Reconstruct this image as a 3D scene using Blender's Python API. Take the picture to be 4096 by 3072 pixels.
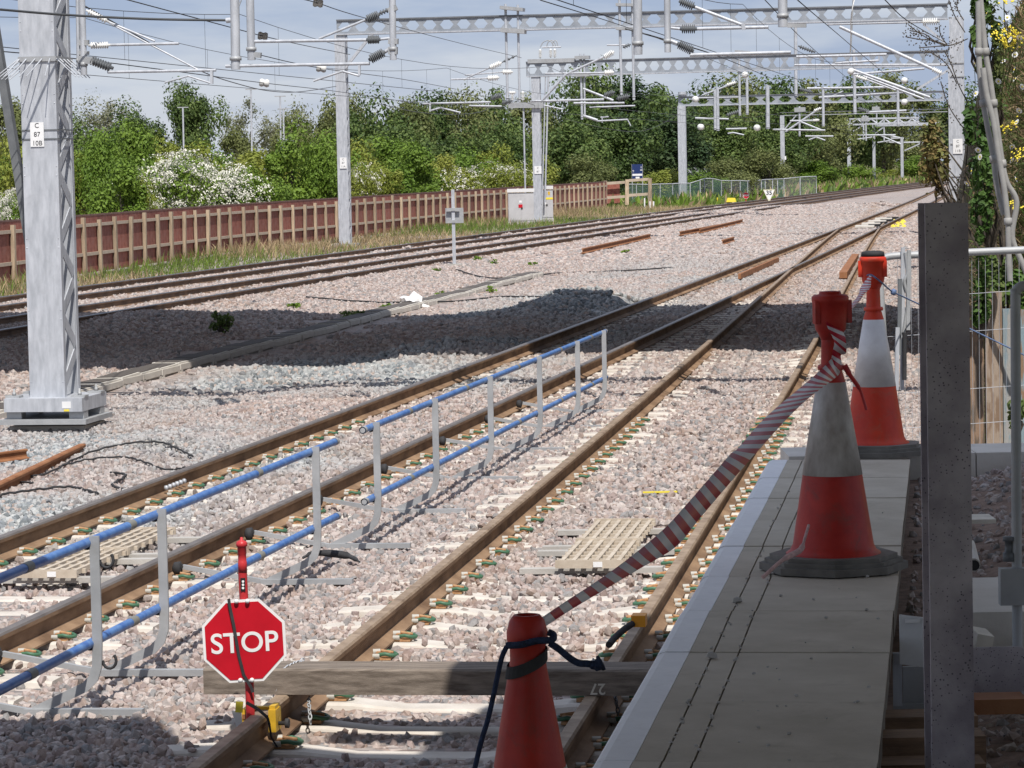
import bpy, bmesh, math, random
import numpy as np
from mathutils import Vector, Matrix, Euler
random.seed(7); RNG = np.random.default_rng(11)
scene = bpy.context.scene
for o in list(bpy.data.objects): bpy.data.objects.remove(o)
COL = scene.collection
# ------------------------------------------------------------------ camera
CF, CP, CR, CH = 12478.0, 0.0692897, -0.0201331, 2.5222      # focal length in photo pixels, pitch, roll, height over rail
_fw = np.array([0, math.cos(CP), -math.sin(CP)]); _r0 = np.array([1., 0, 0]); _u0 = np.array([0, math.sin(CP), math.cos(CP)])
_rt = math.cos(CR)*_r0 + math.sin(CR)*_u0; _up = -math.sin(CR)*_r0 + math.cos(CR)*_u0
cd = bpy.data.cameras.new('camera'); cam = bpy.data.objects.new('camera', cd); COL.objects.link(cam)
cam.matrix_world = Matrix(((_rt[0], _up[0], -_fw[0], 0), (_rt[1], _up[1], -_fw[1], 0), (_rt[2], _up[2], -_fw[2], CH), (0, 0, 0, 1)))
cd.sensor_width = 36; cd.lens = 36*CF/4096; cd.clip_start = .1; cd.clip_end = 6000
scene.camera = cam
# ------------------------------------------------------------------ sky and sun
SUN_DIR = Vector((0.098, -0.562, 0.84)).normalized()        # towards the sun: high, behind the camera and a little right
sun_el = math.asin(SUN_DIR.z); sun_az = math.atan2(SUN_DIR.x, SUN_DIR.y)
w = bpy.data.worlds.new('World'); scene.world = w; w.use_nodes = True
nt = w.node_tree; nt.nodes.clear()
def N(nt, t, **kw):
    n = nt.nodes.new(t)
    for k, v in kw.items():
        if k == 'inp':
            for i, x in v.items(): n.inputs[i].default_value = x
        else: setattr(n, k, v)
    return n
def LK(nt, a, b): nt.links.new(a, b)
sky = N(nt, 'ShaderNodeTexSky', sky_type='NISHITA', sun_disc=False); sky.sun_elevation = sun_el; sky.sun_rotation = sun_az
sky.air_density = 1.0; sky.dust_density = .6; sky.ozone_density = 2.5; sky.altitude = 50
tcw = N(nt, 'ShaderNodeTexCoord'); mpw = N(nt, 'ShaderNodeMapping'); mpw.inputs['Scale'].default_value = (5, 5, 26)
nzw = N(nt, 'ShaderNodeTexNoise', inp={'Scale': 1.3, 'Detail': 7, 'Roughness': .58})
rpw = N(nt, 'ShaderNodeValToRGB'); rpw.color_ramp.elements[0].position = .40; rpw.color_ramp.elements[1].position = .62
rpw.color_ramp.elements[0].color = (4.7, 5.8, 8.4, 1); rpw.color_ramp.elements[1].color = (8.2, 8.8, 10.2, 1)
mxw = N(nt, 'ShaderNodeMix', data_type='RGBA'); mxw.inputs[0].default_value = .8
bgw = N(nt, 'ShaderNodeBackground', inp={'Strength': .08}); ow = N(nt, 'ShaderNodeOutputWorld')
LK(nt, tcw.outputs['Generated'], mpw.inputs[0]); LK(nt, mpw.outputs[0], nzw.inputs[0]); LK(nt, nzw.outputs[0], rpw.inputs[0])
LK(nt, rpw.outputs[0], mxw.inputs[7]); LK(nt, sky.outputs[0], mxw.inputs[6]); LK(nt, mxw.outputs[2], bgw.inputs[0]); LK(nt, bgw.outputs[0], ow.inputs[0])
sd = bpy.data.lights.new('sun', 'SUN'); sd.energy = 5.0; sd.angle = math.radians(.53); sd.color = (1, .95, .88)
so = bpy.data.objects.new('sun', sd); COL.objects.link(so); so.rotation_euler = (-SUN_DIR).to_track_quat('-Z', 'Y').to_euler()
so.location = SUN_DIR*60
scene.view_settings.view_transform = 'Standard'; scene.view_settings.look = 'None'; scene.view_settings.exposure = 0; scene.view_settings.gamma = 1
scene.render.engine = 'CYCLES'
# ------------------------------------------------------------------ photo pixel -> place
def ray(x, y): return _fw + _rt*((x-2048)/CF) - _up*((y-1536)/CF)
def G(x, y, z=-.2):                       # where the sight line meets height z
    d = ray(x, y); t = (z-CH)/d[2]; return Vector((d[0]*t, d[1]*t, z))
def D(x, y, Y):                           # where the sight line reaches distance Y
    d = ray(x, y); t = Y/d[1]; return Vector((d[0]*t, Y, CH+d[2]*t))
def PL(x, y, P, n):                       # where the sight line meets the upright plane through P with normal n
    d = Vector(ray(x, y)); t = (Vector(P)-Vector((0, 0, CH))).dot(n)/d.dot(n); return Vector((0, 0, CH))+d*t
# ------------------------------------------------------------------ object helpers
def tag(o, label=None, cat=None, group=None, kind=None):
    if label: o['label'] = label
    if cat: o['category'] = cat
    if group: o['group'] = group
    if kind: o['kind'] = kind
    return o
def empty(name, loc=(0, 0, 0), label=None, cat=None, group=None, rz=0):
    o = bpy.data.objects.new(name, None); COL.objects.link(o); o.location = loc; o.rotation_euler = (0, 0, rz); o.empty_display_size = .1
    return tag(o, label, cat, group)
def link(name, me, parent=None, kind=None):
    o = bpy.data.objects.new(name, me); COL.objects.link(o)
    if parent is not None: o.parent = parent
    if kind: o['kind'] = kind
    return o
def dup(o, parent=None):
    c = o.copy(); COL.objects.link(c); c.parent = parent
    for ch in o.children: dup(ch, c)
    return c
def origin(o):
    v = Vector((0, 0, 0))
    while o is not None: v += o.location; o = o.parent
    return v
class MB:
    def __init__(s): s.v = []; s.f = []; s.m = []; s.sm = []; s.uv = {}
    def add(s, vs, fs, mat=0, smooth=False):
        b = len(s.v); s.v += [tuple(v) for v in vs]
        for f in fs: s.f.append(tuple(i+b for i in f)); s.m.append(mat); s.sm.append(smooth)
    def box(s, c, size, R=None, mat=0):
        hx, hy, hz_ = size[0]/2, size[1]/2, size[2]/2; c = Vector(c)
        vs = [(x, y, z) for z in (-hz_, hz_) for x, y in ((-hx, -hy), (hx, -hy), (hx, hy), (-hx, hy))]
        fs = [(3, 2, 1, 0), (4, 5, 6, 7), (0, 1, 5, 4), (1, 2, 6, 5), (2, 3, 7, 6), (3, 0, 4, 7)]
        if R is not None: vs = [R @ Vector(v) for v in vs]
        s.add([c+Vector(v) for v in vs], fs, mat)
    def bar(s, a, b, w_, h, upv=(0, 0, 1), mat=0):          # rectangular bar from a to b, w_ across, h along upv
        a = Vector(a); b = Vector(b); y = (b-a); L_ = y.length; y = y.normalized(); x = y.cross(Vector(upv))
        if x.length < 1e-6: x = y.cross(Vector((1, 0, 0)))
        x.normalize(); z = x.cross(y)
        s.box((a+b)/2, (w_, L_, h), Matrix((x, y, z)).transposed(), mat)
    def tube(s, pts, r, n=8, mat=0, caps=True, smooth=True):
        pts = [Vector(p) for p in pts]; m = len(pts); rr = r if hasattr(r, '__len__') else [r]*m
        prev = None; vs = []
        for i, p in enumerate(pts):
            t = (pts[min(i+1, m-1)]-pts[max(i-1, 0)]).normalized()
            if prev is None:
                a = t.cross(Vector((0, 0, 1)))
                if a.length < 1e-4: a = t.cross(Vector((1, 0, 0)))
            else: a = prev - t*prev.dot(t)
            a.normalize(); prev = a; b = t.cross(a)
            for k in range(n):
                an = 2*math.pi*k/n; vs.append(p+(a*math.cos(an)+b*math.sin(an))*rr[i])
        fs = []
        for i in range(m-1):
            for k in range(n): k2 = (k+1) % n; fs.append((i*n+k, i*n+k2, (i+1)*n+k2, (i+1)*n+k))
        s.add(vs, fs, mat, smooth)
        if caps: s.add(vs[:n], [tuple(range(n))[::-1]], mat); s.add(vs[-n:], [tuple(range(n))], mat)
    def lathe(s, prof, c=(0, 0, 0), ax=(0, 0, 1), n=16, mat=0, smooth=True, mats=None):   # prof: (radius, height)
        ax = Vector(ax).normalized(); q = Vector((0, 0, 1)).rotation_difference(ax); c = Vector(c)
        vs = []
        for r, h in prof:
            for k in range(n): an = 2*math.pi*k/n; vs.append(c+q @ Vector((r*math.cos(an), r*math.sin(an), h)))
        for i in range(len(prof)-1):
            fs = [(i*n+k, i*n+(k+1) % n, (i+1)*n+(k+1) % n, (i+1)*n+k) for k in range(n)]
            b = len(s.v)
            if i == 0: base = b; s.v += [tuple(v) for v in vs]
            for f in fs: s.f.append(tuple(j+base for j in f)); s.m.append(mats[i] if mats else mat); s.sm.append(smooth)
        if prof[0][0] > 1e-4: s.f.append(tuple(base+k for k in range(n))[::-1]); s.m.append(mats[0] if mats else mat); s.sm.append(False)
        if prof[-1][0] > 1e-4: s.f.append(tuple(base+(len(prof)-1)*n+k for k in range(n))); s.m.append(mats[-1] if mats else mat); s.sm.append(False)
    def prism(s, poly, o, x, y, d, mat=0):                  # polygon in the plane (o, x, y), pushed along d
        o = Vector(o); x = Vector(x); y = Vector(y); d = Vector(d); n = len(poly)
        vs = [o+x*a+y*b for a, b in poly]; vs += [v+d for v in vs]
        fs = [tuple(range(n))[::-1], tuple(range(n, 2*n))]+[(i, (i+1) % n, n+(i+1) % n, n+i) for i in range(n)]
        if x.cross(y).dot(d) < 0: fs = [f[::-1] for f in fs]
        s.add(vs, fs, mat)
    def mesh(s, name, mats, off=(0, 0, 0)):
        me = bpy.data.meshes.new(name); off = Vector(off)
        me.from_pydata([(v[0]-off.x, v[1]-off.y, v[2]-off.z) for v in s.v], [], s.f)
        for m in (mats if isinstance(mats, (list, tuple)) else [mats]): me.materials.append(m)
        me.polygons.foreach_set('material_index', s.m); me.polygons.foreach_set('use_smooth', s.sm); me.update(); return me
    def build(s, name, mats, parent=None, kind=None):
        off = origin(parent) if parent is not None else Vector((0, 0, 0))
        if parent is None and s.v:
            a = np.array(s.v); off = Vector((float((a[:, 0].min()+a[:, 0].max())/2), float((a[:, 1].min()+a[:, 1].max())/2), float(a[:, 2].min())))
        o = link(name, s.mesh(name, mats, off), parent, kind)
        if parent is None: o.location = off
        return o
def npmesh(name, V, F, mats, mi=None, smooth=False):          # large arrays: V (n,3), F (m,k)
    me = bpy.data.meshes.new(name); n, k = F.shape
    me.vertices.add(len(V)); me.vertices.foreach_set('co', np.ascontiguousarray(V, dtype=np.float32).ravel())
    me.loops.add(n*k); me.loops.foreach_set('vertex_index', np.ascontiguousarray(F, dtype=np.int32).ravel())
    me.polygons.add(n); me.polygons.foreach_set('loop_start', np.arange(0, n*k, k, dtype=np.int32))
    if mi is not None: me.polygons.foreach_set('material_index', np.ascontiguousarray(mi, dtype=np.int32))
    me.polygons.foreach_set('use_smooth', np.full(n, smooth))
    for m in (mats if isinstance(mats, (list, tuple)) else [mats]): me.materials.append(m)
    me.update(calc_edges=True); me.validate(); return me
# ------------------------------------------------------------------ materials
def mat(name, col, rough=.7, metal=0., var=0., scale=4., col2=None, bump=0., bscale=30., spec=.4, detail=5, coord='Object', stretch=None, isl=0., ramp=(.35, .65), orand=0., stain=None):
    m = bpy.data.materials.new(name); m.use_nodes = True; t = m.node_tree; b = t.nodes['Principled BSDF']
    b.inputs['Roughness'].default_value = rough; b.inputs['Metallic'].default_value = metal; b.inputs['Specular IOR Level'].default_value = spec
    c4 = (*col, 1); tc = N(t, 'ShaderNodeTexCoord'); src = tc.outputs[coord]
    if coord == 'World': pass
    if stretch:
        mp = N(t, 'ShaderNodeMapping'); mp.inputs['Scale'].default_value = stretch; LK(t, src, mp.inputs[0]); src = mp.outputs[0]
    out = None
    if col2 is not None or var:
        nz = N(t, 'ShaderNodeTexNoise', inp={'Scale': scale, 'Detail': detail, 'Roughness': .6}); LK(t, src, nz.inputs[0])
        rp = N(t, 'ShaderNodeValToRGB'); e = rp.color_ramp.elements; e[0].position, e[1].position = ramp
        if col2 is None: e[0].color = (*[c*(1-var) for c in col], 1); e[1].color = (*[min(1, c*(1+var)) for c in col], 1)
        else: e[0].color = c4; e[1].color = (*col2, 1)
        LK(t, nz.outputs[0], rp.inputs[0]); out = rp.outputs[0]
    if isl:
        ge = N(t, 'ShaderNodeNewGeometry'); hs = N(t, 'ShaderNodeHueSaturation'); mr = N(t, 'ShaderNodeMapRange', inp={3: 1-isl, 4: 1+isl})
        LK(t, ge.outputs['Random Per Island'], mr.inputs[0]); LK(t, mr.outputs[0], hs.inputs['Value'])
        if out: LK(t, out, hs.inputs['Color'])
        else: hs.inputs['Color'].default_value = c4
        out = hs.outputs[0]
    if orand:
        oi = N(t, 'ShaderNodeObjectInfo'); h2 = N(t, 'ShaderNodeHueSaturation'); m2 = N(t, 'ShaderNodeMapRange', inp={3: 1-orand, 4: 1+orand}); LK(t, oi.outputs['Random'], m2.inputs[0]); LK(t, m2.outputs[0], h2.inputs['Value'])
        if out: LK(t, out, h2.inputs['Color'])
        else: h2.inputs['Color'].default_value = c4
        out = h2.outputs[0]
    if stain:                                                   # (colour, noise scale, amount): dirt with a shape of its own
        sc_, cs_, am_ = stain; n5 = N(t, 'ShaderNodeTexNoise', inp={'Scale': cs_, 'Detail': 10, 'Roughness': .72, 'Distortion': .6}); LK(t, tc.outputs[coord], n5.inputs[0])
        m5 = N(t, 'ShaderNodeMapRange', inp={1: .52, 2: .70, 3: 0, 4: am_}); LK(t, n5.outputs[0], m5.inputs[0]); x5 = N(t, 'ShaderNodeMix', data_type='RGBA'); x5.inputs[7].default_value = (*sc_, 1); LK(t, m5.outputs[0], x5.inputs[0])
        if out: LK(t, out, x5.inputs[6])
        else: x5.inputs[6].default_value = c4
        out = x5.outputs[2]
    if out: LK(t, out, b.inputs['Base Color'])
    else: b.inputs['Base Color'].default_value = c4
    if bump:
        n2 = N(t, 'ShaderNodeTexNoise', inp={'Scale': bscale, 'Detail': 6, 'Roughness': .65}); LK(t, src, n2.inputs[0])
        bp = N(t, 'ShaderNodeBump', inp={'Strength': bump, 'Distance': .02}); LK(t, n2.outputs[0], bp.inputs['Height']); LK(t, bp.outputs[0], b.inputs['Normal'])
    return m
def stone_cols(t, rnd, zone):                               # pink granite and blue-grey granite, mixed by zone
    a = N(t, 'ShaderNodeValToRGB'); a.color_ramp.interpolation = 'CONSTANT'
    pk = [(.41, .31, .275), (.46, .365, .325), (.33, .24, .21), (.28, .255, .245), (.54, .455, .41), (.19, .175, .175), (.40, .295, .245), (.43, .365, .335)]
    gy = [(.31, .33, .335), (.38, .395, .395), (.21, .23, .245), (.41, .345, .31), (.28, .305, .315), (.47, .475, .465), (.16, .18, .19), (.35, .35, .35)]
    def ramp(cs):
        r = N(t, 'ShaderNodeValToRGB'); r.color_ramp.interpolation = 'CONSTANT'; e = r.color_ramp.elements
        while len(e) < len(cs): e.new(.5)
        for i, c in enumerate(cs): e[i].position = i/len(cs); e[i].color = (*c, 1)
        LK(t, rnd, r.inputs[0]); return r.outputs[0]
    mx = N(t, 'ShaderNodeMix', data_type='RGBA'); LK(t, zone, mx.inputs[0]); LK(t, ramp(pk), mx.inputs[6]); LK(t, ramp(gy), mx.inputs[7])
    return mx.outputs[2]
def zone_mask(t, pos):                                      # 1 where the fresh grey ballast lies
    n = N(t, 'ShaderNodeTexNoise', inp={'Scale': .16, 'Detail': 3, 'Roughness': .55}); LK(t, pos, n.inputs[0])
    r = N(t, 'ShaderNodeMapRange', inp={1: .40, 2: .60}); LK(t, n.outputs[0], r.inputs[0])
    sx = N(t, 'ShaderNodeSeparateXYZ'); LK(t, pos, sx.inputs[0])
    # offset from the line of the middle track: grey spoil between it and the cable trough
    m1 = N(t, 'ShaderNodeMath', operation='MULTIPLY_ADD', inp={1: -.1676, 2: 6.54}); LK(t, sx.outputs[1], m1.inputs[0])
    ad = N(t, 'ShaderNodeMath', operation='ADD'); LK(t, sx.outputs[0], ad.inputs[0]); LK(t, m1.outputs[0], ad.inputs[1])
    b1 = N(t, 'ShaderNodeMapRange', inp={1: -5.6, 2: -4.2}); LK(t, ad.outputs[0], b1.inputs[0])
    b2 = N(t, 'ShaderNodeMapRange', inp={1: .8, 2: -.6}); LK(t, ad.outputs[0], b2.inputs[0])
    pr = N(t, 'ShaderNodeMath', operation='MULTIPLY'); LK(t, b1.outputs[0], pr.inputs[0]); LK(t, b2.outputs[0], pr.inputs[1])
    sc = N(t, 'ShaderNodeMapRange', inp={3: .12, 4: 1.15}); LK(t, pr.outputs[0], sc.inputs[0])
    mu = N(t, 'ShaderNodeMath', operation='MULTIPLY', use_clamp=True); LK(t, r.outputs[0], mu.inputs[0]); LK(t, sc.outputs[0], mu.inputs[1])
    far = N(t, 'ShaderNodeMapRange', inp={1: 62, 2: 95, 3: 1, 4: .25}); LK(t, sx.outputs[1], far.inputs[0])
    m2 = N(t, 'ShaderNodeMath', operation='MULTIPLY', use_clamp=True); LK(t, mu.outputs[0], m2.inputs[0]); LK(t, far.outputs[0], m2.inputs[1])
    ml = N(t, 'ShaderNodeMath', operation='MULTIPLY_ADD', inp={1: .75, 2: .22}, use_clamp=True); LK(t, m2.outputs[0], ml.inputs[0])
    return ml.outputs[0]
def mk_stone():
    m = bpy.data.materials.new('ballast_stone'); m.use_nodes = True; t = m.node_tree; b = t.nodes['Principled BSDF']
    b.inputs['Roughness'].default_value = .85; b.inputs['Specular IOR Level'].default_value = .25
    ge = N(t, 'ShaderNodeNewGeometry'); oi = N(t, 'ShaderNodeObjectInfo')
    s = N(t, 'ShaderNodeMath', operation='ADD'); LK(t, ge.outputs['Random Per Island'], s.inputs[0]); LK(t, oi.outputs['Random'], s.inputs[1])
    fr = N(t, 'ShaderNodeMath', operation='FRACT'); LK(t, s.outputs[0], fr.inputs[0])
    c = stone_cols(t, fr.outputs[0], zone_mask(t, ge.outputs['Position']))
    nz = N(t, 'ShaderNodeTexNoise', inp={'Scale': 90, 'Detail': 3}); LK(t, ge.outputs['Position'], nz.inputs[0])
    hs = N(t, 'ShaderNodeHueSaturation'); mr = N(t, 'ShaderNodeMapRange', inp={1: .3, 2: .7, 3: .86, 4: 1.12}); LK(t, nz.outputs[0], mr.inputs[0]); LK(t, mr.outputs[0], hs.inputs['Value']); LK(t, c, hs.inputs['Color'])
    # rust staining on the stones lying close to the rails
    sx = N(t, 'ShaderNodeSeparateXYZ'); LK(t, ge.outputs['Position'], sx.inputs[0]); ds = []
    for k, o_ in ((-.1676, 6.54), (-.135, 2.41)):
        m1 = N(t, 'ShaderNodeMath', operation='MULTIPLY_ADD', inp={1: k, 2: o_}); LK(t, sx.outputs[1], m1.inputs[0]); ad = N(t, 'ShaderNodeMath', operation='ADD'); LK(t, sx.outputs[0], ad.inputs[0]); LK(t, m1.outputs[0], ad.inputs[1])
        ab = N(t, 'ShaderNodeMath', operation='ABSOLUTE'); LK(t, ad.outputs[0], ab.inputs[0]); sb = N(t, 'ShaderNodeMath', operation='SUBTRACT', inp={1: .75}); LK(t, ab.outputs[0], sb.inputs[0]); a2 = N(t, 'ShaderNodeMath', operation='ABSOLUTE'); LK(t, sb.outputs[0], a2.inputs[0]); ds.append(a2)
    mn = N(t, 'ShaderNodeMath', operation='MINIMUM'); LK(t, ds[0].outputs[0], mn.inputs[0]); LK(t, ds[1].outputs[0], mn.inputs[1])
    near = N(t, 'ShaderNodeMapRange', inp={1: .42, 2: .1, 3: 0, 4: 1}); LK(t, mn.outputs[0], near.inputs[0])
    n3 = N(t, 'ShaderNodeTexNoise', inp={'Scale': 1.1, 'Detail': 5, 'Roughness': .7}); LK(t, ge.outputs['Position'], n3.inputs[0]); r3 = N(t, 'ShaderNodeMapRange', inp={1: .40, 2: .64, 3: .05, 4: .8}); LK(t, n3.outputs[0], r3.inputs[0])
    mm = N(t, 'ShaderNodeMath', operation='MULTIPLY'); LK(t, near.outputs[0], mm.inputs[0]); LK(t, r3.outputs[0], mm.inputs[1])
    n4 = N(t, 'ShaderNodeTexNoise', inp={'Scale': .45, 'Detail': 5, 'Roughness': .7}); LK(t, ge.outputs['Position'], n4.inputs[0]); r4 = N(t, 'ShaderNodeMapRange', inp={1: .56, 2: .70, 3: 0, 4: .45}); LK(t, n4.outputs[0], r4.inputs[0])
    mxm = N(t, 'ShaderNodeMath', operation='MAXIMUM'); LK(t, mm.outputs[0], mxm.inputs[0]); LK(t, r4.outputs[0], mxm.inputs[1])
    mx = N(t, 'ShaderNodeMix', data_type='RGBA', blend_type='MULTIPLY'); mx.inputs[7].default_value = (.74, .58, .44, 1); LK(t, mxm.outputs[0], mx.inputs[0]); LK(t, hs.outputs[0], mx.inputs[6])
    LK(t, mx.outputs[2], b.inputs['Base Color']); return m
def mk_bed():
    m = bpy.data.materials.new('ballast_bed'); m.use_nodes = True; t = m.node_tree; b = t.nodes['Principled BSDF']
    b.inputs['Roughness'].default_value = .9; b.inputs['Specular IOR Level'].default_value = .2
    ge = N(t, 'ShaderNodeNewGeometry')
    vo = N(t, 'ShaderNodeTexVoronoi', inp={'Scale': 13, 'Randomness': 1}); LK(t, ge.outputs['Position'], vo.inputs[0])
    sx = N(t, 'ShaderNodeSeparateColor'); LK(t, vo.outputs['Color'], sx.inputs[0])
    c = stone_cols(t, sx.outputs[0], zone_mask(t, ge.outputs['Position']))
    # brown fines by the trough
    nz = N(t, 'ShaderNodeTexNoise', inp={'Scale': .35, 'Detail': 5, 'Roughness': .65}); LK(t, ge.outputs['Position'], nz.inputs[0])
    mr = N(t, 'ShaderNodeMapRange', inp={1: .56, 2: .68}); LK(t, nz.outputs[0], mr.inputs[0])
    mu = N(t, 'ShaderNodeMath', operation='MULTIPLY', inp={1: .6}); LK(t, mr.outputs[0], mu.inputs[0])
    mx = N(t, 'ShaderNodeMix', data_type='RGBA'); mx.inputs[7].default_value = (.36, .25, .17, 1); LK(t, mu.outputs[0], mx.inputs[0]); LK(t, c, mx.inputs[6])
    LK(t, mx.outputs[2], b.inputs['Base Color'])
    bp = N(t, 'ShaderNodeBump', inp={'Strength': 1.0, 'Distance': .05}); LK(t, vo.outputs['Distance'], bp.inputs['Height']); bp.invert = True
    LK(t, bp.outputs[0], b.inputs['Normal']); return m
def leafmat(name, cols, rough=.55):
    m = bpy.data.materials.new(name); m.use_nodes = True; t = m.node_tree; b = t.nodes['Principled BSDF']
    b.inputs['Roughness'].default_value = rough; b.inputs['Specular IOR Level'].default_value = .25
    ge = N(t, 'ShaderNodeNewGeometry'); oi = N(t, 'ShaderNodeObjectInfo')
    nz = N(t, 'ShaderNodeTexNoise', inp={'Scale': .55, 'Detail': 4, 'Roughness': .6}); LK(t, ge.outputs['Position'], nz.inputs[0])
    s = N(t, 'ShaderNodeMath', operation='MULTIPLY_ADD', inp={1: .3}); LK(t, ge.outputs['Random Per Island'], s.inputs[0]); LK(t, nz.outputs[0], s.inputs[2])
    s2 = N(t, 'ShaderNodeMath', operation='MULTIPLY_ADD', inp={1: .22}); LK(t, oi.outputs['Random'], s2.inputs[0]); LK(t, s.outputs[0], s2.inputs[2])
    rp = N(t, 'ShaderNodeValToRGB'); e = rp.color_ramp.elements
    while len(e) < len(cols): e.new(.5)
    for i, c in enumerate(cols): e[i].position = .38+.58*i/(len(cols)-1); e[i].color = (*c, 1)
    LK(t, s2.outputs[0], rp.inputs[0]); LK(t, rp.outputs[0], b.inputs['Base Color'])
    tr = N(t, 'ShaderNodeBsdfTranslucent'); mx = N(t, 'ShaderNodeMixShader', inp={0: .22}); LK(t, rp.outputs[0], tr.inputs[0])
    LK(t, b.outputs[0], mx.inputs[1]); LK(t, tr.outputs[0], mx.inputs[2]); LK(t, mx.outputs[0], t.nodes['Material Output'].inputs[0]); return m
M = {}
M['galv'] = mat('galvanised_steel', (.40, .42, .455), .5, .2, scale=5, col2=(.56, .58, .62), bump=.06, bscale=12, detail=10, stretch=(3, 3, .7), stain=((.33, .34, .36), 2.2, .5))
M['galv_dull'] = mat('dull_galvanised_steel', (.34, .35, .36), .6, .3, scale=5, col2=(.43, .44, .45), bump=.08, bscale=20)
M['galv_dark'] = mat('dark_steel', (.13, .14, .15), .6, .2, scale=5, col2=(.19, .2, .21))
M['rust'] = mat('rusted_rail', (.15, .088, .05), .8, 0, scale=2.2, col2=(.33, .215, .13), bump=.12, bscale=25, stretch=(1, 1, 3))
M['rust_dark'] = mat('oily_rail_side', (.11, .07, .045), .75, 0, scale=2.2, col2=(.22, .14, .09), bump=.1, bscale=25)
M['boom'] = mat('boom_steel', (.25, .275, .31), .55, .2, scale=2, col2=(.36, .385, .42))
M['boom_dark'] = mat('boom_flange_steel', (.12, .13, .145), .6, .2, scale=2, col2=(.2, .21, .23))
M['rust_red'] = mat('rusty_scrap', (.22, .085, .035), .85, 0, scale=4, col2=(.32, .15, .07), bump=.2, bscale=30)
M['head_rust'] = mat('rusty_running_surface', (.20, .14, .095), .6, .05, scale=9, col2=(.37, .28, .20), detail=9, bump=.06, bscale=40, coord='Object')
M['head_dull'] = mat('worn_running_surface', (.17, .145, .13), .42, .45, scale=5, col2=(.25, .22, .20))
M['head_dark'] = mat('polished_running_surface', (.13, .125, .125), .38, .6, scale=5, col2=(.2, .19, .19))
M['conc'] = mat('sleeper_concrete', (.50, .455, .40), .85, 0, scale=5, col2=(.62, .575, .52), bump=.12, bscale=60)
M['conc_pale'] = mat('pale_concrete', (.55, .52, .47), .85, 0, scale=3, col2=(.66, .63, .58), bump=.12, bscale=50)
M['conc_grey'] = mat('grey_concrete', (.36, .345, .32), .85, 0, scale=3, col2=(.46, .44, .41), bump=.15, bscale=60)
M['stone'] = mk_stone(); M['bed'] = mk_bed()
M['white'] = mat('white_paint', (.78, .78, .78), .5, var=.05)
M['black'] = mat('black_paint', (.02, .02, .022), .5)
M['rubber'] = mat('black_rubber', (.035, .035, .038), .8, var=.3, scale=12, bump=.1)
M['green_clip'] = mat('green_clip_paint', (.06, .15, .085), .5)
M['brown_clip'] = mat('rusty_clip', (.34, .17, .075), .8, col2=(.5, .3, .16), scale=40)
M['nylon'] = mat('white_nylon', (.46, .45, .41), .6)
M['blue'] = mat('blue_tube_paint', (.04, .12, .36), .42, 0, scale=14, col2=(.11, .23, .48), detail=9, spec=.5, bump=.04, bscale=60)
M['tapegrey'] = mat('grey_tape', (.2, .2, .18), .6)
M['red'] = mat('red_sign_face', (.50, .008, .02), .35, 0, var=.12, scale=4)
M['redpost'] = mat('red_plastic', (.52, .035, .04), .4, var=.1)
M['cone'] = mat('red_cone_plastic', (.36, .014, .010), .5, 0, scale=7, col2=(.50, .032, .02), bump=.08, detail=9, stain=((.17, .05, .04), 9, .7))
M['cone_or'] = mat('orange_red_cone_plastic', (.50, .028, .011), .5, 0, scale=6, col2=(.64, .05, .018), detail=9, bump=.05, stain=((.36, .10, .06), 10, .6))
M['sleeve_old'] = mat('dirty_reflective_sleeve', (.30, .265, .235), .5, 0, scale=6, col2=(.62, .595, .57), detail=10, stretch=(1.6, 1.6, .8))
M['sleeve'] = mat('reflective_sleeve', (.60, .57, .57), .35, 0, scale=6, col2=(.8, .78, .78), detail=9)
M['conebase'] = mat('grey_rubber_base', (.16, .15, .135), .85, var=.25, scale=8, bump=.2)
M['rope'] = mat('blue_rope', (.02, .035, .085), .8, var=.4, scale=60, bump=.6, bscale=90)
M['yellow'] = mat('yellow_plastic', (.62, .38, .03), .5, var=.2, scale=10)
M['orange'] = mat('orange_plastic', (.8, .33, .02), .45)
M['yellow_b'] = mat('bright_yellow', (.8, .66, .06), .5)
M['slab'] = mat('platform_slab_concrete', (.42, .37, .295), .85, 0, scale=2.6, col2=(.54, .485, .40), bump=.15, bscale=80, detail=8, stain=((.27, .225, .17), 3.1, .55))
M['slab2'] = mat('platform_slab_concrete_pale', (.44, .39, .315), .85, 0, scale=2.2, col2=(.56, .505, .42), bump=.15, bscale=80, detail=8, stain=((.29, .245, .19), 2.3, .5))
M['coping'] = mat('white_coping_paint', (.74, .74, .76), .6, 0, scale=3, col2=(.84, .84, .85), bump=.05, bscale=60, stain=((.5, .48, .46), 7, .4))
M['groove'] = mat('joint_dirt', (.17, .145, .115), .95, var=.3, scale=20)
M['timber'] = mat('weathered_timber', (.125, .10, .08), .85, 0, scale=3, col2=(.27, .225, .185), bump=.25, bscale=25, stretch=(1.2, 14, 14))
M['post'] = mat('fence_post_timber', (.30, .225, .15), .85, 0, scale=2, col2=(.46, .37, .265), bump=.2, bscale=10, stretch=(6, 6, 1), orand=.25)
M['rail_t'] = mat('fence_rail_timber', (.38, .31, .23), .85, 0, scale=2, col2=(.5, .42, .33))
M['panel'] = mat('brown_fence_board', (.20, .062, .044), .8, 0, scale=5, col2=(.30, .115, .085), bump=.1, detail=9, orand=.22, stain=((.30, .17, .14), 1.7, .5))
M['panel_top'] = mat('brown_fence_cap', (.16, .09, .075), .8, var=.25, scale=4)
M['plank'] = mat('brown_plank', (.15, .095, .06), .85, 0, scale=3, col2=(.26, .165, .10), bump=.25, bscale=20, stretch=(2, 12, 12))
M['cab'] = mat('grey_cabinet_paint', (.46, .46, .47), .5, var=.08, scale=2)
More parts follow.
